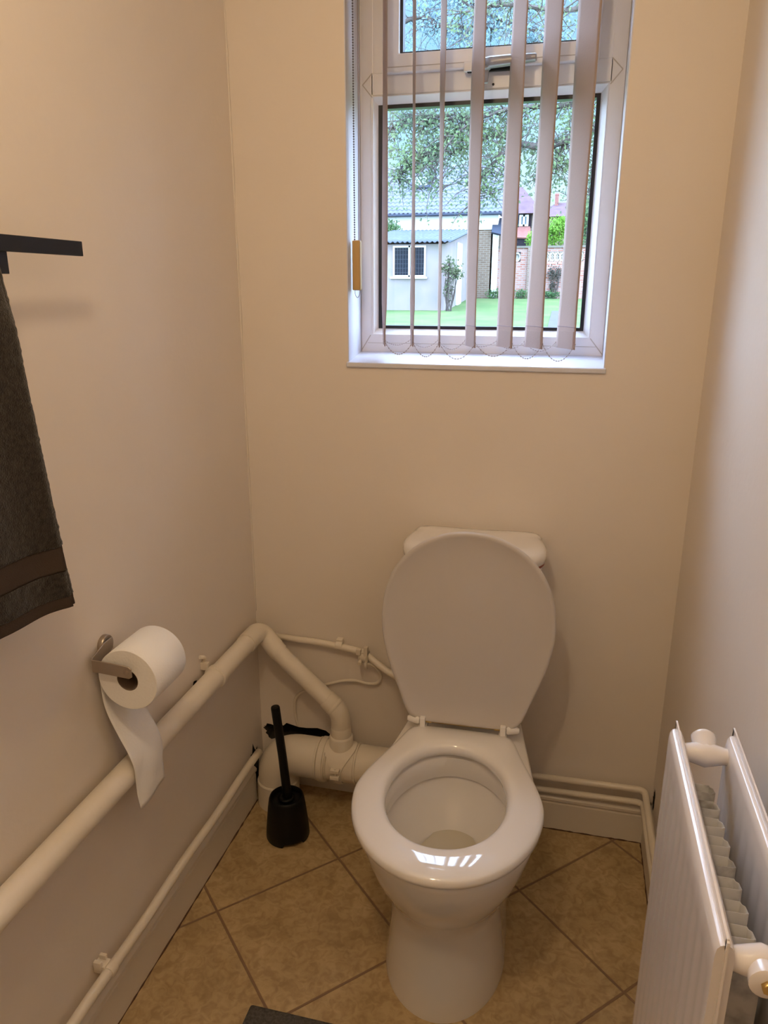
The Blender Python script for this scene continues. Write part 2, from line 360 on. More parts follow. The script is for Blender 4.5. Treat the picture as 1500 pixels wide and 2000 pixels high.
# uneven filler bead down the back left corner
bm = bmesh.new(); rnd = random.Random(4); R = []
for i in range(120):
    z = .56+i*(H-.56)/119; a_ = .0022+.0018*noise.noise((0, 0, z*9))+.0012*noise.noise((3, 0, z*40))
    R.append([Vector((0, -.0001-a_*1.6, z)), Vector((a_*.8, -a_*.8, z)), Vector((a_*1.6, -.0001, z)), Vector((-.002, .002, z))])
loft(bm, R); o = obj('trim_3', bm, M_wall, smooth=True); struct(o, 'uneven filler line down the back left corner', 'filler')

# ------------------------------------------------------------------ window
def ringframe(bm, x0, x1, z0, z1, wl_, wr_, wb_, wt_, y0, y1):      # mitred flat frame
    o4 = [(x0, z0), (x1, z0), (x1, z1), (x0, z1)]; i4 = [(x0+wl_, z0+wb_), (x1-wr_, z0+wb_), (x1-wr_, z1-wt_), (x0+wl_, z1-wt_)]
    vo = [[bm.verts.new((x, y, z)) for x, z in o4] for y in (y0, y1)]; vi = [[bm.verts.new((x, y, z)) for x, z in i4] for y in (y0, y1)]
    for k in range(4):
        j = (k+1) % 4
        bm.faces.new((vo[0][k], vo[0][j], vi[0][j], vi[0][k])); bm.faces.new((vo[1][k], vi[1][k], vi[1][j], vo[1][j]))
        bm.faces.new((vo[0][k], vo[1][k], vo[1][j], vo[0][j])); bm.faces.new((vi[0][k], vi[0][j], vi[1][j], vi[1][k]))
def beadframe(bm, x0, x1, z0, z1, wd, y0, y1):                      # sloping glazing bead
    o4 = [(x0, z0), (x1, z0), (x1, z1), (x0, z1)]; i4 = [(x0+wd, z0+wd), (x1-wd, z0+wd), (x1-wd, z1-wd), (x0+wd, z1-wd)]
    a = [bm.verts.new((x, y0, z)) for x, z in o4]; a2 = [bm.verts.new((x+(x1-x0)*0, y0-.002, z)) for x, z in [(x0+.003, z0+.003), (x1-.003, z0+.003), (x1-.003, z1-.003), (x0+.003, z1-.003)]]
    b = [bm.verts.new((x, y1, z)) for x, z in i4]; c = [bm.verts.new((x, y1+.006, z)) for x, z in i4]; d = [bm.verts.new((x, y1+.006, z)) for x, z in o4]
    for r, s in ((a, a2), (a2, b), (b, c), (c, d), (d, a)):
        for k in range(4):
            j = (k+1) % 4; bm.faces.new((r[k], r[j], s[j], s[k]))
win = thing('window_1', 'white plastic window with black gaskets looking onto the garden', 'window'); win['kind'] = 'structure'
GZ = FY+.020
bm = bmesh.new(); ringframe(bm, WX0+.0025, WX1-.0025, WZ0+.018, WZ1-.0025, .034, .034, .046, .04, FY, FY+.065)
box(bm, (WX0+.03, FY, 1.884), (WX1-.03, FY+.065, 1.932)); box(bm, (WX0+.03, FY+.0005, 1.93), (.352, FY+.0645, 2.24)); box(bm, (.832, FY+.0005, 1.93), (WX1-.03, FY+.0645, 2.24))
obj('frame', bm, M_upvc, win, bevel=.0025)
# mitre and joint lines where the transom meets the frame, and at lower corners
bm = bmesh.new()
def jl(a, b, wd=.0012):
    a, b = Vector(a), Vector(b); d = (b-a).normalized(); pz = d.cross(Vector((0, 1, 0)))*wd
    vs = [bm.verts.new(p+Vector((0, dy, 0))) for dy in (-.0004, .001) for p in (a-pz, b-pz, b+pz, a+pz)]
    for f in ((0,1,2,3),(7,6,5,4),(0,4,5,1),(1,5,6,2),(2,6,7,3),(3,7,4,0)): bm.faces.new([vs[i] for i in f])
yy = FY-.0003
jl((WX0+.010, yy, 1.908), (WX0+.034, yy, 1.932)); jl((WX0+.010, yy, 1.908), (WX0+.034, yy, 1.880))
jl((WX1-.010, yy, 1.908), (WX1-.034, yy, 1.932)); jl((WX1-.010, yy, 1.908), (WX1-.034, yy, 1.880))
jl((WX1-.004, yy, WZ0+.024), (WX1-.035, yy, WZ0+.062)); jl((WX0+.004, yy, WZ0+.024), (WX0+.028, yy, WZ0+.062))
jl((WX0+.02, yy, WZ0+.042), (WX1-.02, yy, WZ0+.042), .0006)
obj('joint_line', bm, M_upvc_old, win)
LX0, LX1, LZ0, LZ1 = .311, .866, 1.324, 1.884
bm = bmesh.new(); beadframe(bm, LX0, LX1, LZ0, LZ1, .018, FY+.001, GZ-.001); obj('glazing_bead', bm, M_upvc, win)
bm = bmesh.new(); ringframe(bm, LX0+.014, LX1-.014, LZ0+.014, LZ1-.014, .017, .012, .011, .012, GZ-.002, GZ+.022); obj('gasket', bm, M_gasket, win)
obj('glass_pane', B((LX0+.01, GZ+.006, LZ0+.01), (LX1-.01, GZ+.010, LZ1-.01)), M_glass, win)
sash = bpy.data.objects.new('opening_sash', None); C.objects.link(sash); sash.parent = win
SX0, SX1, SZ0, SZ1 = .346, .838, 1.926, 2.22
bm = bmesh.new(); ringframe(bm, SX0, SX1, SZ0, SZ1, .040, .040, .040, .040, FY-.016, FY+.03)
obj('sash_frame', bm, M_upvc, sash, bevel=.003)
bm = bmesh.new(); ringframe(bm, SX0+.034, SX1-.034, SZ0+.036, SZ1-.036, .013, .010, .009, .01, FY-.004, FY+.02)
obj('gasket', bm, M_gasket, sash)
obj('glass_pane', B((SX0+.036, FY+.006, SZ0+.036), (SX1-.036, FY+.010, SZ1-.036)), M_glass, sash)
bm = bmesh.new(); jl((SX0+.012, FY-.0165, SZ0+.012), (SX1-.012, FY-.0165, SZ0+.012+.0), .0009); jl((SX0+.012, FY-.0165, SZ0+.012), (SX0+.012, FY-.0165, SZ1-.01), .0009)
obj('joint_line', bm, M_upvc_old, sash)
hd = bpy.data.objects.new('window_handle', None); C.objects.link(hd); hd.parent = win
bm = bmesh.new(); box(bm, (.548, FY-.026, 1.914), (.665, FY-.016, 1.930)); obj('handle_base', bm, M_black, hd, bevel=.002)
bm = bmesh.new(); box(bm, (.540, FY-.030, 1.916), (.566, FY-.016, 1.936)); obj('handle_stop', bm, M_upvc, hd, bevel=.003)
bm = bmesh.new()
prof = [(.588, .011), (.60, .013), (.64, .012), (.68, .010), (.700, .009), (.704, .007)]
R = []
for x, h in prof:
    zc = 1.929+(x-.588)*.03
    R.append([Vector((x, FY-.036-.004*math.sin((x-.588)*14)+dy, zc+dz)) for dy, dz in ((0, -h), (-.010, -h*.6), (-.012, 0), (-.010, h*.6), (0, h), (.004, h*.5), (.004, -h*.5))])
loft(bm, R); obj('lever', bm, M_chrome, hd, smooth=True)
bm = bmesh.new(); lathe(bm, [(0, 0), (.012, 0), (.013, .004), (.013, .024), (.010, .028), (0, .029)], (.592, FY-.016, 1.927), (0, -1, 0), 24); obj('pivot_boss', bm, M_chrome, hd, autos=40)
bm = bmesh.new(); loft(bm, [[Vector((.592+sx*wd, FY-.030+sy*.006, z)) for sx, sy in ((-1, -1), (1, -1), (1, 1), (-1, 1))] for z, wd in ((1.935, .008), (1.915, .006), (1.893, .0055), (1.889, .004))])
obj('cam_hook', bm, M_chrome, hd, bevel=.002)
bm = bmesh.new(); lathe(bm, [(0, 0), (.0028, .0005), (.0028, -.001)], (.606, FY-.0008, 1.893), (0, -1, 0), 12); obj('screw', bm, M_gasket, hd)

# ------------------------------------------------------------------ vertical blind
blind = thing('vertical_blind', 'beige vertical slat blind with bead chain hanging in the window recess', 'blind', (.59, .03, 2.24))
def bpart(o): o.parent = blind; o.matrix_parent_inverse = Matrix.Translation(-Vector((.59, .03, 2.24))); return o
bm = bmesh.new(); box(bm, (WX0+.006, .008, 2.215), (WX1-.006, .052, 2.255)); bpart(obj('headrail', bm, M_upvc, bevel=.003))
SL = [(.368, 20), (.437, 17), (.504, 16), (.583, 24), (.667, 27), (.736, 28), (.809, 30)]
edges_f, edges_b = [], []
SB = 1.306
for i, (x, ph) in enumerate(SL):
    bm = bmesh.new(); P = []
    zz = [SB, SB+.004, SB+.02, SB+.05, SB+.052, SB+.1]+[SB+.1+(2.205-SB-.1)*k/14 for k in range(1, 15)]
    for z in zz:
        t = (z-SB)/(2.205-SB)
        a_ = math.radians(ph + 2.2*math.sin(5*t+i*1.7) - (4 if i < 3 else -2)*max(0, 1-t*9))
        xo = x+.0022*math.sin(3.1*t+i)
        row = []
        for k in range(9):
            s_ = (k/8-.5)*.089; c_ = .0022*(1-(2*(k/8)-1)**2)
            row.append(Vector((xo-math.sin(a_)*s_+math.cos(a_)*c_, .032+math.cos(a_)*s_+math.sin(a_)*c_, z)))
        P.append(row)
    edges_f.append(P[0][0].copy()); edges_b.append(P[0][-1].copy())
    grid(bm, P); s = solid(obj('slat', bm, M_slat, smooth=True), .0009); bpart(s)
    bm = bmesh.new(); tube(bm, [p+Vector((-.0006*1, -.0006, 0)) for p in P[3]], .0006, 6); q = obj('stitch_line', bm, M_thread); q.parent = s
    bm = bmesh.new(); P2 = [[p+(p-P[0][4])*.01+Vector((0, 0, dz)) for p in P[0][1:-1]] for dz in (.0, .040)]
    grid(bm, P2); q = solid(obj('weight_plate', bm, M_slat), .0030); q.parent = s
    bm = bmesh.new()
    box(bm, (x-.0012, .024, 2.2), (x+.0012, .040, 2.222)); q = obj('hanger', bm, M_upvc); q.parent = s
def swag(a, b, drop, mi=0):
    pts = []
    L = 26
    for k in range(L+1):
        t = k/L; p = a.lerp(b, t); p.z -= drop*4*t*(1-t); pts.append(p)
    return pts
for E_, dr in ((edges_f, .030), (edges_b, .014)):
    for i in range(len(E_)-1):
        a, b_ = E_[i].copy(), E_[i+1].copy(); a.z += .012; b_.z += .012
        if E_ is edges_f: a.y -= .001; b_.y -= .001
        pts = swag(a, b_, dr+.004*((i*7) % 3))
        bm = bmesh.new(); tube(bm, pts, .0005, 5)
        for k, p in enumerate(pts[::2]):
            bmesh.ops.create_icosphere(bm, subdivisions=1, radius=.0017, matrix=Matrix.Translation(p))
        bpart(obj('bead_chain', bm, M_bead))
# operating chain, cord and yellowed weight
bm = bmesh.new()
for dx, r_, st in ((0, .0022, .0055),):
    z = 1.555
    while z < 2.22:
        bmesh.ops.create_icosphere(bm, subdivisions=1, radius=r_, matrix=Matrix.Translation((.2965+dx, .026, z))); z += st
tube(bm, [(.2965, .026, 1.55), (.2965, .026, 2.22)], .0005, 5)
bpart(obj('operating_chain', bm, M_cordm))
bm = bmesh.new(); tube(bm, [(.3055, .030, 1.55), (.3065, .030, 1.8), (.3075, .030, 2.22)], .0009, 6); bpart(obj('pull_cord', bm, M_thread))
bm = bmesh.new(); box(bm, (.2912, .019, 1.437), (.3115, .036, 1.553)); cw = bpart(obj('cord_weight', bm, M_tan, bevel=.003)); cw['label'] = 'yellowed plastic cord weight'
bm = bmesh.new(); tube(bm, spline([(.2955, .027, 1.438), (.297, .027, 1.426), (.302, .027, 1.420), (.307, .027, 1.426), (.3085, .027, 1.438)], 5), .0007, 6); bpart(obj('cord_loop', bm, M_cordm))

# ------------------------------------------------------------------ ceiling lamp (overhead, lights the room)
lamp = thing('ceiling_light', 'round white ceiling light above the middle of the room', 'ceiling light', (LAMP.x, LAMP.y, H))
bm = bmesh.new(); lathe(bm, [(0, 0), (.06, 0), (.06, -.018), (.02, -.022), (.0, -.022)], (0, 0, 0), (0, 0, 1), 32); obj('ceiling_rose', bm, M_ceil, lamp, autos=40)
bm = bmesh.new(); tube(bm, [(0, 0, -.02), (0, 0, -.09)], .014, 14); obj('lamp_holder', bm, M_ceil, lamp)
bm = bmesh.new(); bmesh.ops.create_uvsphere(bm, u_segments=24, v_segments=14, radius=.035, matrix=Matrix.Translation((0, 0, -.12))); obj('bulb', bm, M_bulb, lamp, smooth=True)
ld = bpy.data.lights.new('bulb_light', 'POINT'); ld.energy = LAMP_W; ld.color = LAMP_COL; ld.shadow_soft_size = .045
lo = bpy.data.objects.new('bulb_light', ld); C.objects.link(lo); lo.location = (0, 0, LAMP.z-H); lo.parent = lamp

# ------------------------------------------------------------------ toilet
toilet = thing('toilet', 'white close coupled toilet with raised lid and open seat', 'toilet', (.631, -.2, 0), rz=math.radians(1.6))
T0 = Vector((0, .2, 0))      # local frame: y measured from the back wall
NR = 96
def outline(hw, yw, front, back, bhw, sq=1.0, n=60):
    pts = []
    for k in range(n+1):
        t = PI/2*k/n; pts.append((hw*math.cos(t)**sq, yw+(front-yw)*math.sin(t)**sq))
    side = pts[:]
    bk = []
    for k in range(1, 21):
        t = k/20; s_ = t*t*(3-2*t)*.55+t*.45; s_ = 1-math.cos(t*PI/2) if False else s_
        bk.append((hw+(bhw-hw)*s_, yw+(back-yw)*t))
    full = side[::-1]+bk                     # front centre -> right -> back right
    full += [(bhw*.6, back), (0, back)]
    left = [(-x, y) for x, y in full[::-1]]
    return full+left
def radial(poly, c, n=NR):
    res = []
    for k in range(n):
        th = 2*PI*k/n; dx, dy = math.sin(th), -math.cos(th); best = 0
        for i in range(len(poly)):
            x1, y1 = poly[i]; x2, y2 = poly[(i+1) % len(poly)]
            x1 -= c[0]; x2 -= c[0]; y1 -= c[1]; y2 -= c[1]
            ex, ey = x2-x1, y2-y1; den = dx*ey-dy*ex
            if abs(den) < 1e-12: continue
            t = (x1*ey-y1*ex)/den; u = (x1*dy-y1*dx)/den
            if t > 0 and -1e-6 <= u <= 1+1e-6: best = max(best, t)
        res.append(best)
    for _ in range(2): res = [(res[i-1]+2*res[i]+res[(i+1) % n])/4 for i in range(n)]
    return res
def ring(rad, c, z, k=1.0, off=0):
    n = len(rad)
    return [Vector((c[0]+math.sin(2*PI*i/n)*(rad[i]*k+off), c[1]-math.cos(2*PI*i/n)*(rad[i]*k+off), z))+T0 for i in range(n)]
cc = (0, -.44)
ext = [  # z, half width, y of widest, front, back, back half width
    (0.000, .133, -.48, -.664, -.06, .118), (.012, .133, -.48, -.664, -.06, .118), (.06, .126, -.48, -.655, -.06, .116), (.13, .121, -.48, -.647, -.06, .114),
    (.190, .120, -.48, -.646, -.06, .112), (.222, .124, -.49, -.654, -.06, .110), (.250, .137, -.50, -.672, -.06, .108), (.28, .153, -.50, -.692, -.05, .108),
    (.32, .169, -.50, -.711, -.04, .112), (.36, .180, -.50, -.724, -.035, .118), (.388, .186, -.50, -.731, -.03, .122), (.398, .185, -.50, -.730, -.03, .122), (.404, .178, -.50, -.722, -.034, .118)]
rings = [ring(radial(outline(hw, yw, f, bk, bh), cc), cc, z) for z, hw, yw, f, bk, bh in ext]
ci = (0, -.50)
inn = [(.404, .140, -.50, -.685, -.315, .075), (.396, .134, -.50, -.678, -.325, .07), (.370, .133, -.50, -.676, -.325, .07), (.342, .136, -.50, -.679, -.318, .07), (.340, .142, -.50, -.686, -.312, .072),
       (.32, .138, -.50, -.680, -.318, .07), (.29, .124, -.50, -.660, -.335, .062), (.25, .100, -.49, -.625, -.36, .05), (.22, .072, -.48, -.585, -.385, .035), (.19, .05, -.47, -.545, -.40, .025), (.15, .04, -.46, -.52, -.40, .02)]
def oval0(hw, f, bk, n=72): return [(hw*math.cos(2*PI*k/n), (f+bk)/2+(bk-f)/2*math.sin(2*PI*k/n)) for k in range(n)]
rings += [ring(radial(oval0(hw, f, bk), ci), ci, z) for z, hw, yw, f, bk, bh in inn]
bm = bmesh.new(); loft(bm, rings); bowl = obj('bowl', bm, M_ceramic, toilet, autos=50)
bm = bmesh.new(); rr = radial(outline(.090, -.485, -.61, -.37, .04), ci)
loft(bm, [ring(rr, ci, .228, .5), ring(rr, ci, .236, .99)]); obj('water', bm, M_water, bowl)
# seat ring
so = radial([(x_-.003, y_) for x_, y_ in outline(.199, -.50, -.742, -.245, .122)], ci)
def oval(hw, y0, y1, e_=2.0, skew=.0, n=72):
    yc = (y0+y1)/2; b = (y1-y0)/2; out_ = []
    for k in range(n):
        t = 2*PI*k/n; c_, s_ = math.cos(t), math.sin(t)
        out_.append((hw*abs(c_)**(2/e_)*(1 if c_ > 0 else -1)*(1+skew*s_), yc+b*abs(s_)**(2/e_)*(1 if s_ > 0 else -1)))
    return out_
si = radial([(x_-.006, y_) for x_, y_ in oval(.1245, -.660, -.334, 2.05, -.03)], ci)
prof = [(1, .410), (1, .4165), (.985, .4225), (.95, .4262), (.85, .4295), (.7, .4320), (.55, .4338), (.4, .4353), (.28, .4362), (.18, .4360), (.10, .4340), (.03, .428), (0, .419), (.02, .409), (.1, .406), (.9, .406)]
bm = bmesh.new(); n = NR
R = [[bm.verts.new(Vector((ci[0]+math.sin(2*PI*i/n)*(si[i]+s_*(so[i]-si[i])), ci[1]-math.cos(2*PI*i/n)*(si[i]+s_*(so[i]-si[i])), z))+T0) for i in range(n)] for s_, z in prof]
for a, b_ in zip(R, R[1:]+[R[0]]):
    for k in range(n): bm.faces.new((a[k], a[(k+1) % n], b_[(k+1) % n], b_[k]))
seat = obj('seat', bm, M_seat, toilet, smooth=True)
# lid: raised and leaning back
half = [(.128, -.004), (.139, -.03), (.156, -.08), (.175, -.13), (.190, -.18), (.1995, -.235), (.200, -.28), (.193, -.33), (.174, -.38), (.148, -.416), (.114, -.446), (.076, -.466), (.038, -.477), (0, -.480)]
hs = spline([(x, y, 0) for x, y in half], 6)
poly = [(p.x, p.y) for p in hs]; poly = poly+[(-x, y) for x, y in poly[::-1]]
lc = (0, -.24); lr = radial(poly, lc)
prof = [(0.0, .0010), (.55, .0005), (.80, -.0010), (.90, -.0040), (.955, -.0085), (.985, -.0110), (1.0, -.008), (1.004, -.002), (.99, .004), (.95, .007), (.5, .010), (0.0, .011)]
bm = bmesh.new(); R = []
for s_, z in prof:
    if s_ == 0: R.append([bm.verts.new((lc[0], lc[1], z))])
    else: R.append([bm.verts.new((lc[0]+math.sin(2*PI*i/n)*lr[i]*s_, lc[1]-math.cos(2*PI*i/n)*lr[i]*s_, z)) for i in range(n)])
for a, b_ in zip(R, R[1:]):
    for k in range(n):
        j = (k+1) % n
        if len(a) == 1: bm.faces.new((a[0], b_[j], b_[k]))
        elif len(b_) == 1: bm.faces.new((a[k], a[j], b_[0]))
        else: bm.faces.new((a[k], a[j], b_[j], b_[k]))
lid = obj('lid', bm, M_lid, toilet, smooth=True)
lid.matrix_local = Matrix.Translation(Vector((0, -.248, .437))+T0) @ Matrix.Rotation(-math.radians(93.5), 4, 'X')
# hinges
for sx in (-1, 1):
    bm = bmesh.new(); tube(bm, [(sx*.134, -.050, .441), (sx*.130, -.050, .441), (sx*.108, -.050, .441), (sx*.104, -.050, .441)], [.006, .0085, .0130, .0110], 18); h = obj('hinge', bm, M_seat, toilet, autos=50)
    bm = bmesh.new(); box(bm, (sx*.096-.007, -.064, .428), (sx*.096+.007, -.038, .454)); box(bm, (sx*.096-.010, -.262+.2, .404), (sx*.096+.010, -.228+.2, .430)); obj('hinge_block', bm, M_seat, h, bevel=.0025)
    bm = bmesh.new(); tube(bm, [(sx*.090, -.050, .442), (sx*.076, -.050, .442), (sx*.074, -.050, .442)], [.0070, .0070, .004], 12); q = obj('brass_pin', bm, M_brass, h); q['label'] = 'brass hinge pin'
bm = bmesh.new(); tube(bm, [(-.08, -.046, .436), (.08, -.046, .436)], .0028, 10); obj('hinge_rod', bm, M_brass, toilet)
# cistern
def cis(k, hwf, yb=-.012, yf=-.203):
    P = [(-.143*k, yb), (.143*k, yb), (.158*k, yb-.03), (.1715*k, yb-.085), (.170*k, yf+.060), (.155*k, yf+.028), (.12*k, yf+.010), (.06*k, yf+.002), (0, yf), (-.06*k, yf+.002), (-.12*k, yf+.010), (-.155*k, yf+.028), (-.170*k, yf+.060), (-.1715*k, yb-.085), (-.158*k, yb-.03)]
    return radial([(p.x, p.y) for p in spline([(x, y, 0) for x, y in P], 5, True)], (0, -.1))
cx = (0, -.1)
bm = bmesh.new(); loft(bm, [ring(cis(k, 0, yf=f), cx, z) for z, k, f in ((.404, .74, -.165), (.42, .78, -.17), (.55, .84, -.180), (.70, .90, -.188), (.80, .95, -.192), (.822, .955, -.193))])
obj('cistern', bm, M_ceramic, toilet, autos=50)
base = cis(1, 0)
bm = bmesh.new(); loft(bm, [ring(base, cx, z, 1, o_) for z, o_ in ((.824, -.006), (.828, -.001), (.842, 0), (.851, -.002), (.857, -.008), (.8615, -.018), (.8635, -.04), (.864, -.08))])
obj('cistern_lid', bm, M_ceramic, toilet, smooth=True)
bm = bmesh.new(); loft(bm, [ring(base, cx, z, 1, -.0035) for z in (.820, .8255)]); q = obj('lid_seal', bm, mat('red_seal', (.30, .08, .05), .6), toilet)

# ------------------------------------------------------------------ toilet brush
br = thing('toilet_brush', 'black toilet brush standing in a round black holder on the tiles', 'toilet brush', (.157, -.212, 0))
bm = bmesh.new(); K = 64; prof = [(.0, .010), (.050, .010), (.052, .0), (.0575, .0), (.0590, .004), (.0575, .03), (.0515, .09), (.0475, .118), (.0455, .124), (.043, .126), (.040, .122), (.039, .112), (.0, .112)]
R = lathe(bm, prof, seg=K)
for r in R:                                 # notch in the foot
    for k, v in enumerate(r):
        a_ = math.atan2(v.co.y, v.co.x)
        if v.co.z < .012 and -1.45 < a_ < -.45: v.co.z = max(v.co.z, .012)
holder = obj('holder', bm, M_black, br, autos=35)
bm = bmesh.new(); tube(bm, [(.004, 0, .11), (-.006, -.002, .25), (-.018, -.006, .395), (-.0182, -.006, .398)], [.0125, .0115, .0118, .0105], 24); hdl = obj('handle', bm, M_black, br, autos=40)
bm = bmesh.new(); lathe(bm, [(.0, .0), (.0045, .0), (.0045, .0012), (0, .0012)], (-.0182, -.006, .3979), (-.09, -.02, 1), 16); obj('cap_dimple', bm, M_barblack, hdl)
bm = bmesh.new(); lathe(bm, [(.012, .112), (.020, .114), (.022, .120), (.012, .124)], seg=24, closed=True); obj('splash_collar', bm, M_black, hdl, smooth=True)

# ------------------------------------------------------------------ soil pipe and waste pipe
sy, szz, sr = -.078, .160, .0575
soil = thing('soil_pipe', 'wide cream painted soil pipe behind the toilet bending into the floor', 'pipe', (.09, sy, 0))
def sp_(o): o.parent = soil; o.matrix_parent_inverse = Matrix.Translation(-Vector((.09, sy, 0))); return o
bm = bmesh.new(); tube(bm, fillet([(.235, sy, szz), (.081, sy, szz), (.081, sy-.004, .0)], .085, 14), sr, 40); sp_(obj('elbow', bm, M_pipe, autos=40))
bm = bmesh.new(); tube(bm, [(.23, sy, szz), (.49, sy, szz), (.506, sy, szz)], sr-.003, 40); sp_(obj('pipe', bm, M_pipe, autos=40))
for x0, x1, r in ((.172, .178, .0572), (.205, .213, .0600), (.213, .232, .0625), (.236, .242, .0600), (.318, .326, .0575)):
    bm = bmesh.new(); tube(bm, [(x0, sy, szz), (x0+.002, sy, szz), (x1-.002, sy, szz), (x1, sy, szz)], [r-.003, r, r, r-.003], 40); sp_(obj('collar', bm, M_pipe, autos=40))
bm = bmesh.new(); tube(bm, [(.081, sy-.004, .078), (.081, sy-.004, .075), (.081, sy-.004, .0)], [sr, sr+.003, sr+.003], 40); sp_(obj('floor_socket', bm, M_pipe, autos=40))
bx = .274
bm = bmesh.new(); n_ = 40                   # saddle strap round the pipe, widening under the branch
R = []
for k in range(n_):
    a_ = 2*PI*k/n_; wd = .012+.034*max(0, math.sin(a_+.15))**2.0
    R.append([Vector((bx+s_*wd, sy-math.cos(a_)*r_, szz+math.sin(a_)*r_)) for s_, r_ in ((-1, .0560), (-1, .0600), (0, .0615), (1, .0600), (1, .0560))])
Rv = [[bm.verts.new(p) for p in r] for r in R]
for i in range(n_):
    a, b_ = Rv[i], Rv[(i+1) % n_]
    for k in range(5): bm.faces.new((a[k], a[(k+1) % 5], b_[(k+1) % 5], b_[k]))
strap = sp_(obj('strap_boss', bm, M_pipe, autos=50))
bm = bmesh.new()
for dz in (.008, -.012): box(bm, (bx-.014, -.072, dz-.006), (bx+.012, -.054, dz+.004), mt=Matrix.Translation((0, sy, szz+.006)))
tube(bm, [(bx, sy-.064, szz-.02), (bx, sy-.064, szz+.02)], .0035, 8)
q = obj('clamp_bolt', bm, M_pipe, bevel=.0015); q.parent = strap
waste = thing('waste_pipe', 'thick cream waste pipe running along the left wall into the soil pipe', 'pipe', (.035, -.1, .533))
def wp_(o): o.parent = waste; o.matrix_parent_inverse = Matrix.Translation(-Vector((.035, -.1, .533))); return o
px_, pz_, pr_ = .0365, .535, .0245
corner = Vector((px_, -.066, pz_-.012)); low = Vector((bx-.002, -.078, .318))
d_ = (low-corner).normalized()
bm = bmesh.new(); tube(bm, [(px_, YF-.1, pz_), (px_, -.14, pz_)], pr_, 28); wp_(obj('wall_run', bm, M_pipe, autos=40))
bm = bmesh.new(); tube(bm, fillet([(px_, -.155, pz_), (px_, -.060, pz_), corner+d_*.075], .045, 10), pr_+.0025, 28); wp_(obj('corner_elbow', bm, M_pipe, autos=40))
bm = bmesh.new(); tube(bm, [corner+d_*.05, low-d_*.02], pr_, 28); wp_(obj('sloping_run', bm, M_pipe, autos=40))
bm = bmesh.new(); tube(bm, fillet([low-d_*.055, low, Vector((bx, -.080, .262))], .045, 10), pr_+.0028, 28)
wp_(obj('lower_elbow', bm, M_pipe, autos=40))
bm = bmesh.new(); tube(bm, [low-d_*.030, low-d_*.028, low-d_*.020, low-d_*.018], [pr_+.002, pr_+.0038, pr_+.0038, pr_+.002], 28); wp_(obj('joint_ring', bm, M_pipe))
bm = bmesh.new(); tube(bm, [(bx, -.080, .205), (bx, -.080, .243), (bx, -.080, .247), (bx, -.080, .249), (bx, -.080, .272), (bx, -.080, .276)], [.0335, .0335, .0310, .0285, .0285, .0265], 32); wp_(obj('boss_socket', bm, M_pipe, autos=40))
# pipe clip on the left wall
bm = bmesh.new(); yb = -.333
tube(bm, [(px_, yb-.009, pz_), (px_, yb-.007, pz_), (px_, yb+.007, pz_), (px_, yb+.009, pz_)], [pr_+.001, pr_+.004, pr_+.004, pr_+.001], 28)
box(bm, (0, yb-.006, pz_+.016), (.018, yb+.006, pz_+.034)); clip = wp_(obj('pipe_clip', bm, M_pipe, autos=40))
bm = bmesh.new(); tube(bm, fillet([(.0, yb+.004, pz_+.030), (.010, yb+.004, pz_+.046), (.003, yb-.012, pz_+.053)], .01), [.005]*11, 10); q = obj('clip_hook', bm, M_pipe); q.parent = clip

# ------------------------------------------------------------------ small pipes
sl = thing('copper_pipe', 'thin cream painted pipe above the skirting of the left wall', 'pipe', (.03, -.12, .163))
def lp(parent, loc, o): o.parent = parent; o.matrix_parent_inverse = Matrix.Translation(-Vector(loc)); return o
bm = bmesh.new(); pts = [(.030, -.095-.04*k, .163+.0025*math.sin(k*.7)) for k in range(0, 59)]
tube(bm, pts, .0105, 18); lp(sl, (.03, -.12, .163), obj('pipe', bm, M_pipe, smooth=True))
bm = bmesh.new(); yb = -.835; box(bm, (.0, yb-.012, .160), (.026, yb+.010, .178)); tube(bm, [(.030, yb-.010, .163), (.030, yb+.008, .163)], .0135, 18)
box(bm, (.004, yb-.016, .172), (.020, yb-.008, .190)); box(bm, (.004, yb+.004, .172), (.018, yb+.011, .188)); lp(sl, (.03, -.12, .163), obj('pipe_clip', bm, M_pipe, bevel=.001))
bk = thing('water_pipe', 'thin cream painted pipe on the back wall ending behind the toilet lid', 'pipe', (.2, -.016, .49))
bm = bmesh.new(); tube(bm, fillet([(.050, -.018, .496), (.20, -.018, .492), (.30, -.020, .482), (.332, -.022, .474), (.40, -.045, .440), (.47, -.06, .42)], .02), .0095, 16); lp(bk, (.2, -.016, .49), obj('pipe', bm, M_pipe, smooth=True))
bm = bmesh.new(); box(bm, (.244, -.018, .494), (.262, -.0, .507)); tube(bm, [(.243, -.018, .490), (.263, -.018, .4895)], .0105, 16); lp(bk, (.2, -.016, .49), obj('pipe_clip', bm, M_pipe, bevel=.0015))
ec = thing('earth_clamp', 'cream painted earthing clamp gripping the thin back wall pipe', 'pipe clamp', (.327, -.024, .474))
bm = bmesh.new(); box(bm, (-.010, -.012, -.012), (.010, .006, .010)); tube(bm, [(-.006, -.002, 0), (.008, -.003, -.003)], .0125, 14)
box(bm, (-.014, -.015, .004), (-.004, -.006, .016)); box(bm, (.002, -.014, .002), (.010, -.002, .022)); ebody = obj('clamp_body', bm, M_copper, ec, bevel=.001)
bm = bmesh.new(); tube(bm, [(-.004, -.010, -.008), (-.004, -.024, -.010)], .0045, 6); tube(bm, [(.004, -.008, -.010), (.006, -.010, -.026)], .004, 6); obj('clamp_screw', bm, M_copper, ec); ec.scale = (1.35, 1.35, 1.35)
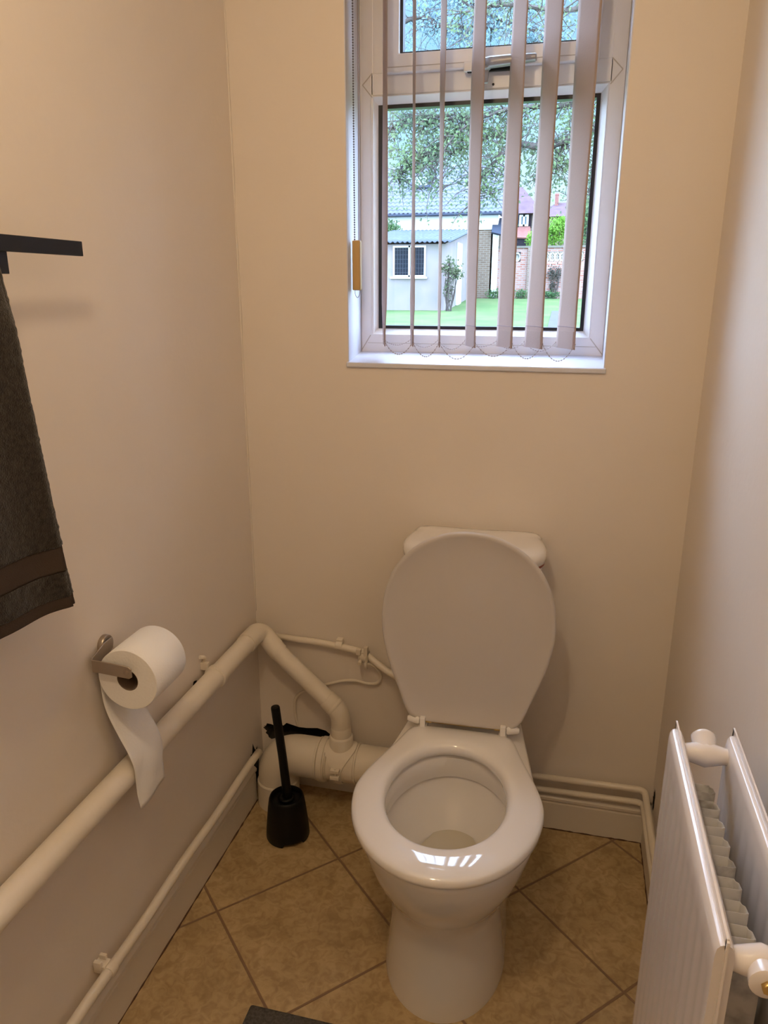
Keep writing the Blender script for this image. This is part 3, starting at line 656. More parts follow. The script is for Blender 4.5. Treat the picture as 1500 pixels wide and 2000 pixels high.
bm = bmesh.new(); tube(bm, spline([(.330, -.030, .452), (.352, -.028, .446), (.366, -.022, .430), (.372, -.016, .408), (.362, -.013, .386), (.335, -.012, .378), (.300, -.012, .383), (.262, -.012, .378), (.215, -.010, .360), (.165, -.010, .338), (.130, -.010, .318), (.112, -.008, .290), (.110, -.004, .24), (.115, .0, .205)], 6), .0042, 8)
cb = obj('earth_cable', bm, M_pipe, smooth=True); setorigin(cb, (.3, -.012, .38)); tag(cb, 'thin cream cable looping from the clamp down behind the soil pipe', 'cable')
for zz_, lab, r_, xw in ((.170, 'upper of two cream heating pipes above the right corner skirting', .0085, .024), (.132, 'lower of two cream heating pipes resting on the right corner skirting', .008, .026)):
    bm = bmesh.new(); tube(bm, fillet([(.66, -xw, zz_-.006), (W-xw, -xw, zz_+.002), (W-xw, -.9, zz_+.004), (W-xw, YF-.1, zz_+.004)], .02), r_, 16)
    q = obj('heating_pipe', bm, M_pipe, smooth=True); setorigin(q, (1.0, -xw, zz_)); tag(q, lab, 'pipe', 'heating pipes')

# ------------------------------------------------------------------ radiator
RX0, RX1, RY0, RY1, RZ0, RZ1 = 1.003, 1.078, -.832, -1.205, .20, .852
rad = thing('radiator', 'white double panel radiator with dusty fins fixed to the right wall', 'radiator', (1.05, -1.0, RZ0))
def rp_(o): return lp(rad, (1.05, -1.0, RZ0), o)
def panel(x, side):
    # cross-section along y pressed into shallow flutes; side -1 shows to the room
    N = 66; zs = [RZ0, RZ0+.02, RZ0+.045, RZ0+.06, RZ1-.06, RZ1-.045, RZ1-.016, RZ1-.0075, RZ1-.0035, RZ1-.002]
    bm = bmesh.new()
    def sheet(sgn):
        P = []
        for z in zs:
            row = []
            for k in range(N+1):
                y = RY0+(RY1-RY0)*k/N
                inz = (1 if RZ0+.055 < z < RZ1-.055 else 0)*min(1, max(0, (min(k/N, 1-k/N)-.03)*25))
                fl_ = .0014*inz*(.5-.5*math.cos(2*PI*(k/N)*11))
                top = {RZ1-.0075: .0012, RZ1-.0035: .0038, RZ1-.002: .0072}.get(z, 0)
                ed = .0006*(1 if k in (0, N) else 0)
                row.append(Vector((x+sgn*(.0095-fl_-top-ed), y, z)))
            P.append(row)
        return grid(bm, P)
    A = sheet(-1); Bq = sheet(1)
    for k in range(N):
        bm.faces.new((A[0][k], A[0][k+1], Bq[0][k+1], Bq[0][k])); bm.faces.new((A[-1][k], Bq[-1][k], Bq[-1][k+1], A[-1][k+1]))
    for j in range(len(zs)-1):
        for k in (0, N): bm.faces.new((A[j][k], Bq[j][k], Bq[j+1][k], A[j+1][k]))
    # welded seam standing on top and at the ends
    box(bm, (x-.0012, RY1-.002, RZ1-.006), (x+.0012, RY0+.005, RZ1+.008))
    box(bm, (x-.0012, RY0-.001, RZ0), (x+.0012, RY0+.005, RZ1+.006)); box(bm, (x-.0012, RY1-.005, RZ0), (x+.0012, RY1+.001, RZ1+.006))
    return bm
fp = rp_(obj('front_panel', panel(RX0, -1), M_rad, autos=30)); rpn = rp_(obj('rear_panel', panel(RX1, -1), M_rad, autos=30))
# folded convector fins on the back of the front panel
nf = 9; pit_ = (abs(RY1-RY0)-.06)/nf
for k in range(nf):
    y0 = RY0-.035-k*pit_; bm = bmesh.new(); x0 = RX0+.008; xd = x0+.040
    P = [(x0, y0), (xd-.004, y0-.0005), (xd-.0035, y0-.004), (xd, y0-.0065), (xd+.0015, y0-pit_*.46), (xd-.002, y0-pit_*.50), (x0, y0-pit_*.52), (x0, y0-pit_*.98)]
    bm2 = bmesh.new(); grid(bm2, [[Vector((x, y, z)) for x, y in P] for z in (RZ0+.06, RZ1-.1, RZ1-.062)])
    rp_(solid(obj('convector_fin', bm2, M_fin, autos=30), .0010))
# header tees joining the panels
for yh, zz2, cap in ((RY0-.016, RZ1-.026, 1), (RY1+.016, RZ1-.030, -1)):
    bm = bmesh.new(); xs = [RX0+.004, RX0+.012, RX0+.024, RX0+.0375, RX0+.051, RX0+.063, RX1-.004]
    tube(bm, [(x, yh, zz2) for x in xs], [.0125, .0115, .0145, .0180, .0145, .0115, .0125], 24); t_ = rp_(obj('header_tee', bm, M_rad, smooth=True))
    bm = bmesh.new(); tube(bm, [(RX0+.0375, yh, zz2+(0 if cap < 0 else .004)), (RX0+.0375, yh+cap*.020, zz2+(0 if cap < 0 else .010)), (RX0+.0375, yh+cap*.024, zz2+(0 if cap < 0 else .012)), (RX0+.0375, yh+cap*.026, zz2+(0 if cap < 0 else .0125))], [.0135, .0165, .0165, .0135], 24)
    q = obj('end_plug', bm, M_rad, autos=50); q.parent = t_; q.matrix_parent_inverse = Matrix.Identity(4)
    if cap < 0:
        bm = bmesh.new(); tube(bm, [(RX0+.0375, yh-.026, zz2), (RX0+.0375, yh-.031, zz2)], [.0065, .006], 6); q2 = obj('bleed_screw', bm, M_brass); q2.parent = q.parent; q2['label'] = 'brass bleed screw'
for zb in (.35, .72):
    bm = bmesh.new(); box(bm, (RX1+.004, RY0-.10, zb), (W, RY0-.07, zb+.05)); rp_(obj('wall_bracket', bm, M_rad, bevel=.002))

# ------------------------------------------------------------------ toilet roll and holder
rx, rz, ry0, ry1, rr_ = .0770, .756, -.748, -.640, .0600
hold = thing('toilet_roll_holder', 'brushed metal toilet roll holder screwed to the left wall', 'toilet roll holder', (0, -.705, .79))
def hp(o): return lp(hold, (0, -.705, .79), o)
ys = ry0-.010
bm = bmesh.new(); lathe(bm, [(0, 0), (.019, 0), (.0195, .002), (.0195, .008), (.018, .010), (0, .010)], (0.0, -.700, .796), (1, 0, 0), 28); hp(obj('wall_rosette', bm, M_steel, autos=40))
bm = bmesh.new()
pth = [(.0125, -.690, .797), (.0125, -.715, .793), (.0125, ys+.004, .784), (.015, ys, .782), (.03, ys, .782), (.088, ys, .778), (.094, ys, .7775)]
hh = [.011, .014, .012, .0122, .0122, .0122, .008]; R = []
P_ = [Vector(p) for p in pth]
for i, p in enumerate(P_):
    d = (P_[min(i+1, len(P_)-1)]-P_[max(i-1, 0)]).normalized(); nn = d.cross(Vector((0, 0, 1))).normalized()*.0016
    R.append([p-nn+Vector((0, 0, hh[i])), p+nn+Vector((0, 0, hh[i])), p+nn-Vector((0, 0, hh[i])), p-nn-Vector((0, 0, hh[i]))])
loft(bm, R); hp(obj('arm', bm, M_steel, bevel=.0012))
bm = bmesh.new(); tube(bm, [(.084, ys-.004, .778), (.084, ys-.003, .778), (.084, ys, .778)], [.004, .0055, .0055], 16); hp(obj('screw', bm, M_steel, autos=40))
bm = bmesh.new(); tube(bm, [(.083, ys, .777), (.080, ry1-.004, .7715)], .0040, 14); hp(obj('roll_rod', bm, M_steel))
tp = thing('toilet_paper_roll', 'white toilet paper roll with a loose sheet hanging from the holder', 'toilet paper', (rx, (ry0+ry1)/2, rz))
def tpp(o): return lp(tp, (rx, (ry0+ry1)/2, rz), o)
bm = bmesh.new(); L_ = ry1-ry0; lathe(bm, [(.0215, 0), (.0590, 0), (rr_, .0015), (rr_+.0004, L_*.5), (rr_, L_-.0015), (.0590, L_), (.0215, L_)], (rx, ry0, rz), (0, 1, 0), 64, closed=True); tpp(obj('paper', bm, M_paper, autos=40))
bm = bmesh.new(); lathe(bm, [(.0202, .0005), (.0215, .0005), (.0215, L_-.0005), (.0202, L_-.0005)], (rx, ry0, rz), (0, 1, 0), 40, closed=True); tpp(obj('card_core', bm, M_core, autos=40))
bm = bmesh.new(); P = []
NU, NV = 34, 14
for i in range(NU+1):
    t = i/NU; z = rz-.005-t*(rz-.005-.462)
    row = []
    for j in range(NV+1):
        v = j/NV; y = ry0+.004+v*(L_-.008)
        xw = rx-rr_-.0005
        if t < .75: u_ = min(1, max(0, (t-.15)/.55)); x = xw+.046*u_*u_*(3-2*u_)
        else: x = xw+.046-(t-.75)*.02
        y2 = y+.012*t*t
        x += .0022*(1+math.sin(v*5+t*6))*t+.0025*abs(math.sin((v*1.2+t*2.4)*3))*t
        if t > .75: x += .004*(t-.75)*4*(1-v)
        row.append(Vector((x, y2, z-.006*t*(1-v)*0)))
    P.append(row)
grid(bm, P); tpp(solid(obj('hanging_sheet', bm, M_paper, smooth=True), .0006))

# ------------------------------------------------------------------ towel rail and towel
tr = thing('towel_rail', 'flat black metal towel rail mounted high on the left wall', 'towel rail', (.0, -.93, 1.5))
def trp(o): return lp(tr, (.0, -.93, 1.5), o)
bm = bmesh.new(); box(bm, (.064, -1.42, 1.490), (.070, -.732, 1.512)); trp(obj('bar', bm, M_barblack, bevel=.0008))
for yb in (-.906, -1.36):
    bm = bmesh.new(); box(bm, (.0, yb-.011, 1.466), (.006, yb+.011, 1.512)); box(bm, (.004, yb-.011, 1.489), (.064, yb+.011, 1.494)); box(bm, (.058, yb-.011, 1.461), (.064, yb+.011, 1.494)); trp(obj('bracket', bm, M_barblack, bevel=.0008))
tw = thing('towel', 'dark grey brown terry towel draped over the black rail', 'towel', (.067, -1.1, 1.51))
def twp(o): return lp(tw, (.067, -1.1, 1.51), o)
ye, yn = -.936, -1.38
def towel_pt(s, v, off=0.0):
    # s<0: wall side drop, s>0: room side drop (metres of cloth from the bar top)
    r_ = .0095
    if abs(s) < r_*1.5:
        a_ = s/(r_*1.5)*PI/2; x = .067+math.sin(a_)*r_; z = 1.513+math.cos(a_)*.004
    elif s > 0: x = .067+r_; z = 1.513-(s-r_*1.5)
    else: x = .067-r_; z = 1.513-(-s-r_*1.5)
    d = max(0, abs(s)-.015)
    far = ye+ (.036*(d/.54)**1.5 if s > 0 else .02*(d/.5))
    y = far+(yn-far)*v
    if s > 0:
        amp = min(1, d/.12)
        fold = .006*math.sin(v*9+.9+d*1.2)+.003*math.sin(v*23+d*4)
        x += amp*(.010+fold+.012*d)*(1 if v > .02 else .6)
        x += .012*amp*math.exp(-(v/.06)**2)*(d/.54)
        z += .006*math.sin(v*5)*(d/.54)
        if d > .5: z += .0
    else:
        x = max(.008, x-.012*min(1, d/.1)+.006*math.sin(v*12)*min(1, d/.1))
    return Vector((x+off, y, z))
def cloth(s0, s1, ns, m, name, off=0, th=.006, rough=.0018, nv=110):
    bm = bmesh.new(); P = []
    for i in range(ns+1):
        s = s0+(s1-s0)*i/ns; row = []
        for j in range(nv+1):
            p = towel_pt(s, j/nv, off); 
            if rough: p.x += rough*noise.noise((p.y*160, p.z*160, s*3)); p.y += (rough*1.2*noise.noise((p.z*120, 0, 5)) if j == 0 else 0)
            row.append(p)
        P.append(row)
    grid(bm, P); return twp(solid(obj(name, bm, m, smooth=True), th))
cloth(-.50, .452, 200, M_towel, 'terry_cloth')
cloth(.452, .492, 10, M_band, 'woven_band', th=.0035, rough=.0003)
cloth(.492, .532, 16, M_towel, 'terry_border')
cloth(.532, .551, 8, M_band, 'hem', th=.0045, rough=.0003)
# ------------------------------------------------------------------ bath mat
bm = bmesh.new(); box(bm, (.268, -1.19, 0.0), (.80, -.722, .014)); bmesh.ops.subdivide_edges(bm, edges=bm.edges, cuts=1)
q = obj('bath_mat', bm, M_mat, bevel=.006); setorigin(q, (.53, -.95, 0)); tag(q, 'dark grey bath mat on the tiles in front of the toilet', 'bath mat')

# ================================================================== outdoors
def gz(y): return .50 if y < 9 else (.50+(y-9)*.0225 if y < 23 else min(1.08, .815+(y-23)*.06))
bm = bmesh.new()
ysn = [.3, 3, 6, 9, 12, 15, 18, 21, 23, 25, 27, 32, 60, 120]
P = [[Vector((x, y, gz(y))) for x in [-90+6*k for k in range(31)]] for y in ysn]
grid(bm, P); q = obj('lawn', bm, M_grass, smooth=True); struct(q, 'bright green lawn sloping up towards the shed', 'lawn')
bm = bmesh.new(); pa = [at(1048, 640, 9.5), at(1088, 640, 9.5)]
a0, a1 = at(1060, 645, 10), at(1092, 645, 10); b0, b1 = at(1078, 598, 21), at(1094, 596, 21)
P = []
for k in range(9):
    t = k/8; y = 8+13.5*t; l = a0.x+(b0.x-a0.x)*(y-10)/11; r = a1.x+(b1.x-a1.x)*(y-10)/11
    P.append([Vector((l, y, gz(y)+.015)), Vector((r, y, gz(y)+.015))])
grid(bm, P); q = solid(obj('garden_path', bm, M_path), .04, -1); struct(q, 'grey paved path crossing the lawn', 'path')

def leaves(bm, pts, size, rnd, up=.3):
    for p in pts:
        d = Vector((rnd.gauss(0, 1), rnd.gauss(0, 1), rnd.gauss(0, 1)-up)).normalized(); q = d.orthogonal().normalized()
        q = (Matrix.Rotation(rnd.uniform(0, 2*PI), 3, d) @ q); s_ = size*rnd.uniform(.6, 1.25); nn = d.cross(q)*.12*s_
        v = [bm.verts.new(p), bm.verts.new(p+d*s_*.5+q*s_*.3+nn), bm.verts.new(p+d*s_), bm.verts.new(p+d*s_*.5-q*s_*.3+nn)]
        bm.faces.new(v)
def blob(c, r, n, rnd, shell=.6):
    res = []
    for _ in range(n):
        d = Vector((rnd.gauss(0, 1), rnd.gauss(0, 1), rnd.gauss(0, 1))).normalized(); k = rnd.uniform(shell, 1)
        k *= 1+.18*noise.noise(d*2.3+Vector(c))
        res.append(Vector(c)+Vector((d.x*r[0], d.y*r[1], d.z*r[2]))*k)
    return res

# shed ---------------------------------------------------------------
SY = 21.5
g = gz(SY)
xl_, xr_ = at(700, 600, SY).x, at(866, 600, SY).x
ez = at(800, 475, SY-.15).z
shed = thing('garden_shed', 'pale rendered garden shed with corrugated lean-to roof and leaded window', 'shed', ((xl_+xr_)/2, SY, g))
def shp(o): return lp(shed, ((xl_+xr_)/2, SY, g), o)
SD = 5.2; rzb = at(915, 450, SY+SD).z
bm = bmesh.new()
v = [(xl_, SY, g-.1), (xr_, SY, g-.1), (xr_, SY+SD, g-.1), (xl_, SY+SD, g-.1), (xl_, SY, ez-.02), (xr_, SY, ez-.02), (xr_, SY+SD, rzb-.05), (xl_, SY+SD, rzb-.05)]
vv = [bm.verts.new(p) for p in v]
for f in ((0,3,2,1),(4,5,6,7),(0,1,5,4),(1,2,6,5),(2,3,7,6),(3,0,4,7)): bm.faces.new([vv[i] for i in f])
shp(obj('wall', bm, M_render))
bm = bmesh.new(); P = []; nx = 150
for t in [k/6 for k in range(7)]:
    y = SY-.22+(SD+.26)*t; z = ez+.0+(rzb-ez)*t
    P.append([Vector((xl_-.1+(xr_-xl_+.35)*k/nx, y, z+.022*math.sin(k/nx*(xr_-xl_+.35)/.15*2*PI)+.03)) for k in range(nx+1)])
grid(bm, P); shp(solid(obj('roof', bm, M_corr, smooth=True), .02))
wx0, wx1, wz0, wz1 = at(768, 500, SY).x, at(832, 500, SY).x, at(800, 541, SY).z, at(800, 480, SY).z
bm = bmesh.new(); ringframe(bm, wx0, wx1, wz0, wz1, .05, .05, .05, .05, SY-.04, SY+.02); box(bm, ((wx0+wx1)/2-.03, SY-.04, wz0), ((wx0+wx1)/2+.03, SY+.02, wz1)); box(bm, (wx0-.08, SY-.08, wz0-.05), (wx1+.05, SY, wz0))
wn = shp(obj('window', bm, M_white))
bm = bmesh.new(); box(bm, (wx0+.04, SY-.012, wz0+.04), (wx1-.04, SY-.002, wz1-.04)); q = obj('pane', bm, M_leaded); q.parent = wn
bm = bmesh.new()
for h0, h1 in ((wx0+.05, (wx0+wx1)/2-.03), ((wx0+wx1)/2+.03, wx1-.05)):
    for k in range(1, 5): x = h0+(h1-h0)*k/5; box(bm, (x-.006, SY-.02, wz0+.05), (x+.006, SY-.012, wz1-.05))
for k in range(1, 7): z = wz0+(wz1-wz0)*k/7; box(bm, (wx0+.05, SY-.02, z-.006), (wx1-.05, SY-.012, z+.006))
q = obj('lead_lattice', bm, M_lead); q.parent = wn
bm = bmesh.new(); box(bm, (xr_, SY+2.4, g+.1), (xr_+.05, SY+3.4, ez+.15)); d_2 = shp(obj('door', bm, M_white, bevel=.01))
bm = bmesh.new(); box(bm, (xr_+.05, SY+3.25, g+1.0), (xr_+.09, SY+3.3, g+1.1)); q = obj('door_handle', bm, M_timber); q.parent = d_2

# neighbouring house with grey tiled roof ---------------------------
HY = 27.8
def box_part(name, x0, x1, y0, y1, z0, z1, m, fn): bm = bmesh.new(); box(bm, (x0, y0, z0), (x1, y1, z1)); return fn(obj(name, bm, m))
hx0, hx1 = at(560, 450, HY).x, at(985, 440, HY).x
gH = gz(HY)
house = thing('neighbour_house', 'large house with grey interlocking tile roof, skylight and white fascia behind the shed', 'house', ((hx0+hx1)/2, HY+2, gH))
def hsp(o): return lp(house, ((hx0+hx1)/2, HY+2, gH), o)
ze = at(860, 420, HY-.3).z; zf = at(860, 450, HY).z
zr = ze+1.95; RD = 2.2; xbr = at(961, 500, HY).x; xr0 = at(928, 500, HY).x
bm = bmesh.new(); box(bm, (hx0, HY, gH-.2), (xbr, HY+4.0, zf)); hsp(obj('brick_wall', bm, M_brickt))
bm = bmesh.new(); box(bm, (hx0, HY-.05, zf), (at(973, 440, HY).x, HY+4.0, ze+.02)); hsp(obj('white_wall', bm, M_white))
# tiled slope with stepped courses and rounded rolls
bm = bmesh.new(); nc = 13; nx = 320; P = []
xe = at(990, 415, HY-.3).x
for c in range(nc):
    for e_, dz in ((0, .045), (1, 0)):
        t = (c+e_)/nc; y = HY-.35+RD*t; z = ze+(zr-ze)*t+dz+.03
        P.append([Vector((hx0-.2+(xe-hx0+.2)*k/nx, y, z+.020*math.sin(k/nx*(xe-hx0+.2)/.17*2*PI))) for k in range(nx+1)])
grid(bm, P); rf_ = hsp(solid(obj('roof', bm, M_rtile, autos=45), .03))
bm = bmesh.new(); P = [[Vector((hx0-.2, HY+1.85, zr)), Vector((xe, HY+1.85, zr))], [Vector((hx0-.2, HY+4.2, ze)), Vector((xe, HY+4.2, ze))]]
grid(bm, P); hsp(solid(obj('rear_roof', bm, M_rtile), .05))
bm = bmesh.new(); tube(bm, [(hx0-.2, HY-.42, ze), (xe, HY-.42, ze)], .05, 10); hsp(obj('gutter', bm, M_btile))
# verge tiles down the gable end
bm = bmesh.new(); vv = [bm.verts.new(p) for x in (xe-.02, xe+.12) for p in ((x, HY-.35, ze-.15), (x, HY-.35+RD, zr-.05), (x, HY+4.2, ze-.15), (x, HY+4.2, ze+.05), (x, HY-.35+RD, zr+.15), (x, HY-.35, ze+.10))]
for f in ((0,1,4,5),(1,2,3,4),(6,11,10,7),(7,10,9,8)): bm.faces.new([vv[i] for i in f])
for i in range(6): j = (i+1) % 6; bm.faces.new([vv[i], vv[j], vv[6+j], vv[6+i]])
hsp(obj('verge', bm, M_btile))
# skylight
def onroof(px, py):     # roof plane point
    lo_, hi_ = 20.0, 32.0
    for _ in range(40):
        y = (lo_+hi_)/2; p = at(px, py, y); zz3 = ze+(zr-ze)*(y-(HY-.35))/RD+.06
        if p.z > zz3: lo_ = y
        else: hi_ = y
    return at(px, py, y)
c4 = [onroof(800, 371), onroof(836, 371), onroof(845, 347), onroof(812, 348)]
xw0, xw1 = (c4[0].x+c4[3].x)/2, (c4[1].x+c4[2].x)/2; y0_, y1_ = c4[0].y, c4[2].y
sl_ = Vector((0, RD, zr-ze)).normalized(); nn_ = Vector((0, -sl_.z, sl_.y))
def rpnt(x, y, o_): t = (y-(HY-.35))/RD; return Vector((x, y, ze+(zr-ze)*t+.05))+nn_*o_
for nm, gro, o0, o1, m_2 in (('skylight', 0, .0, .12, M_btile), ('pane', .07, .1, .13, mat('skylight_glass', (.11, .17, .18), .3, spec=.05))):
    bm = bmesh.new(); vv = [bm.verts.new(rpnt(x, y, o_)) for o_ in (o0, o1) for x, y in ((xw0+gro, y0_+gro), (xw1-gro, y0_+gro), (xw1-gro, y1_-gro), (xw0+gro, y1_-gro))]
    for f in ((0,3,2,1),(4,5,6,7),(0,1,5,4),(1,2,6,5),(2,3,7,6),(3,0,4,7)): bm.faces.new([vv[i] for i in f])
    q = obj(nm, bm, m_2)
    if nm == 'skylight': skl = hsp(q)
    else: q.parent = skl
# small slate canopy and downpipe at the corner
bm = bmesh.new(); a_ = at(960, 455, HY-.6); b_2 = at(991, 462, HY-.6); c_ = at(963, 432, HY+.4); d_3 = at(992, 428, HY+.4)
P = []
for k in range(9):
    t = k/8; P.append([a_.lerp(c_, t)+Vector((0, 0, 0)), b_2.lerp(d_3, t)])
    if k < 8: P.append([a_.lerp(c_, t+.1)+Vector((0, 0, .05)), b_2.lerp(d_3, t+.1)+Vector((0, 0, .05))])
grid(bm, P); hsp(solid(obj('slate_canopy', bm, M_btile), .08))
bm = bmesh.new(); q0 = at(960, 470, HY+.2); q1 = at(974, 470, HY+.2); box(bm, (q0.x, HY+.0, gH), (q1.x, HY+.25, at(965, 455, HY).z)); hsp(obj('white_post', bm, M_white))
bm = bmesh.new(); q0 = at(974, 470, HY+.5); q1 = at(992, 470, HY+.5); box(bm, (q0.x, HY+.4, gH), (q1.x, HY+1.2, at(965, 457, HY+.5).z)); hsp(obj('porch_wall', bm, M_brickt))

# red brick garden wall ---------------------------------------------
GY = 28.0
gG = gz(GY)
gx0, gx1 = at(957, 520, GY).x, at(1500, 520, GY).x
zt = at(1050, 484, GY).z
gw = thing('garden_wall', 'weathered red brick garden wall with pierced block panels and brick piers', 'garden wall', ((gx0+gx1)/2, GY, gG))
def gwp(o): return lp(gw, ((gx0+gx1)/2, GY, gG), o)
panels = [(at(1064, 500, GY).x, at(1104, 500, GY).x, 1), (at(1003, 500, GY).x, at(1017, 500, GY).x, 0), (at(1128, 500, GY).x, at(1140, 500, GY).x, 0)]
zp0, zp1 = at(1050, 511, GY).z, at(1050, 492, GY).z
wbk = obj('brickwork', B((gx0, GY, gG-.2), (gx1, GY+.22, zt)), M_brickr)
cut(wbk, [obj('cutter', B((a, GY-.1, zp0), (b, GY+.4, zp1)), M_brickr) for a, b, _ in panels]); gwp(wbk)
for a, b, kind in panels:
    bm = bmesh.new(); nb = 4 if kind else 1; wd = (b-a)/nb; ht = (zp1-zp0)
    for k in range(nb):
        x0 = a+k*wd
        for jj in range(1):
            cxp = x0+wd/2; czp = zp0+ht/2; R = []
            for s_ in range(24):
                t = 2*PI*s_/24; R.append([Vector((cxp+math.cos(t)*r_*wd, y_, czp+math.sin(t)*r_*ht)) for r_, y_ in ((.48, GY+.03), (.33, GY+.03), (.33, GY+.19), (.48, GY+.19))])
            Rv = [[bm.verts.new(p) for p in r] for r in R]
            for i in range(24):
                A, D = Rv[i], Rv[(i+1) % 24]
                for q_ in range(4): bm.faces.new((A[q_], A[(q_+1) % 4], D[(q_+1) % 4], D[q_]))
        if not kind: box(bm, (a+wd*.08, GY+.15, zp0+ht*.08), (b-wd*.08, GY+.19, zp1-ht*.08))
        if kind:
            box(bm, (x0, GY+.05, zp0), (x0+.03, GY+.17, zp1)); box(bm, (cxp-.012, GY+.08, zp0), (cxp+.012, GY+.14, zp1)); box(bm, (x0, GY+.08, czp-.012), (x0+wd, GY+.14, czp+.012))
    gwp(obj('pierced_blocks', bm, M_block))
for px0, px1 in ((1031, 1042), (1150, 1161)):
    a, b = at(px0, 500, GY).x, at(px1, 500, GY).x
    bm = bmesh.new(); box(bm, (a, GY-.10, gG-.2), (b, GY+.3, zt)); gwp(obj('pier', bm, M_brickp))
bm = bmesh.new(); box(bm, (gx0, GY-.06, zt), (gx1, GY+.28, zt+.07)); gwp(obj('coping', bm, M_cop))

# plants along shed and wall ----------------------------------------
def plant(name, label, cat, base, blobs, m, size, seed, stems=True, group=None, flowers=0, up=.3):
    rnd = random.Random(seed); r = thing(name, label, cat, base, group)
    bm = bmesh.new()
    for c, rad_, n_ in blobs: leaves(bm, blob(c, rad_, n_, rnd, .25), size, rnd, up)
    lp(r, base, obj('foliage', bm, m))
    if stems:
        bm = bmesh.new(); b0_ = Vector(base)
        for c, rad_, n_ in blobs:
            for _ in range(4):
                e1 = Vector(c)+Vector((rnd.uniform(-.6, .6)*rad_[0], rnd.uniform(-.6, .6)*rad_[1], rnd.uniform(-.3, .6)*rad_[2])); md = (b0_+e1)/2+Vector((rnd.uniform(-.1, .1), rnd.uniform(-.05, .05), 0))
                tube(bm, spline([b0_+Vector((rnd.uniform(-.1, .1), 0, -.05)), md, e1], 4), .012, 5)
        lp(r, base, obj('stem', bm, M_bark))
    if flowers:
        bm = bmesh.new()
        for c, rad_, n_ in blobs[:2]:
            for p in blob(c, rad_, flowers, rnd, .8): bmesh.ops.create_icosphere(bm, subdivisions=1, radius=.045, matrix=Matrix.Translation(p))
        lp(r, base, obj('blossom', bm, M_petal))
    return r
def bl(px, py, y, rx_, rz_, n_, ry_=None): return (tuple(at(px, py, y)), (rx_, ry_ or rx_*.8, rz_), n_)
RY_ = SY-.35
bp = at(876, 600, RY_); plant('rose_bush', 'scraggy climbing rose growing against the shed corner', 'shrub', (bp.x, RY_, gz(RY_)),
    [bl(884, 528, RY_, .34, .30, 260), bl(870, 522, RY_, .22, .14, 90), bl(893, 535, RY_, .2, .2, 100), bl(876, 565, RY_, .16, .42, 200, .12), bl(878, 510, RY_, .10, .16, 40)], M_rose, .085, 3, flowers=4)
bY = 34; bp = at(1088, 470, bY); plant('garden_bush', 'rounded bright lime green bush rising behind the brick wall', 'bush', (bp.x, bY, 1.13),
    [bl(1090, 450, bY, .62, .62, 1500), bl(1078, 462, bY, .5, .5, 700), bl(1100, 440, bY, .4, .4, 500)], M_bush, .10, 5)
bp = at(1150, 470, 33); plant('garden_bush', 'dark green bush at the right edge of the window view', 'bush', (bp.x, 33, 1.13),
    [bl(1150, 440, 33, .45, 1.1, 1200), bl(1145, 400, 33, .3, .6, 300)], M_conif, .11, 6)
bp = at(1042, 470, 32); plant('garden_bush', 'low mid green bush behind the wall beside the red tiles', 'bush', (bp.x, 32, 1.13),
    [bl(1042, 466, 32, .4, .35, 500)], M_bush, .09, 8)
bY = SY+1.2; bp = at(768, 452, 27); plant('garden_bush', 'small green shrub top showing above the shed roof', 'bush', (at(765, 445, 27.35).x, 27.35, gz(27.35)),
    [bl(765, 446, 27.35, .40, .34, 520, .16)], M_conif, .09, 9)
wd_ = GY-.45
for i, (px, py, r_, hh_, lab) in enumerate(((968, 577, .42, .20, 'low weeds below the wall next to the shed door'), (1018, 577, .40, .20, 'low weeds below the wall left of the brick pier'), (1075, 579, .50, .16, 'low weeds below the pierced block panel'))):
    bp = at(px, py, wd_); plant('weed_clump', lab, 'weeds', (bp.x, wd_, gz(wd_)), [((bp.x, wd_, gz(wd_)+hh_*.6), (r_, .12, hh_), 350)], M_conif, .08, 20+i, group='weeds along the brick wall', up=-.6)
bp = at(1085, 545, GY-.12); plant('wall_climber', 'grey green creeper spreading up the brick wall', 'climbing plant', (bp.x, GY-.12, gz(GY)),
    [bl(1083, 535, GY-.10, .36, .36, 300, .06), bl(1078, 560, GY-.10, .16, .28, 130, .06)], mat('creeper_leaf', (.04, .045, .038), .8, spec=.02, col2=(.06, .055, .045), cscale=4), .075, 31)

# houses beyond ------------------------------------------------------
FYH = 48.0
def prism(bm, x0, x1, y0, y1, z0, z1, ridge='x'):
    if ridge == 'x': v = [(x0,y0,z0),(x1,y0,z0),(x1,y1,z0),(x0,y1,z0),(x0,(y0+y1)/2,z1),(x1,(y0+y1)/2,z1)]; F = ((0,3,2,1),(0,1,5,4),(2,3,4,5),(0,4,3),(1,2,5))
    elif ridge == 'hip': v = [(x0,y0,z0),(x1,y0,z0),(x1,y1,z0),(x0,y1,z0),(x0+(x1-x0)*.38,(y0+y1)/2,z1),(x0+(x1-x0)*.62,(y0+y1)/2,z1)]; F = ((0,3,2,1),(0,1,5,4),(2,3,4,5),(0,4,3),(1,2,5))
    else: v = [(x0,y0,z0),(x1,y0,z0),(x1,y1,z0),(x0,y1,z0),((x0+x1)/2,y0,z1),((x0+x1)/2,y1,z1)]; F = ((0,3,2,1),(0,1,4),(2,3,5),(1,2,5,4),(3,0,4,5))
    vv = [bm.verts.new(p) for p in v]
    for f in F: bm.faces.new([vv[i] for i in f])
hA = at(1020, 440, FYH)
far1 = thing('timbered_house', 'dark timbered house with plum roof and red hung tiles beyond the wall', 'house', (hA.x, FYH+3, 1.13))
def f1(o): return lp(far1, (hA.x, FYH+3, 1.13), o)
def wx(px): return at(px, 440, FYH).x
def wz(py): return at(1020, py, FYH).z
bm = bmesh.new(); box(bm, (wx(940), FYH, 1.0), (wx(1040), FYH+6, wz(420))); f1(obj('wall', bm, M_brickt))
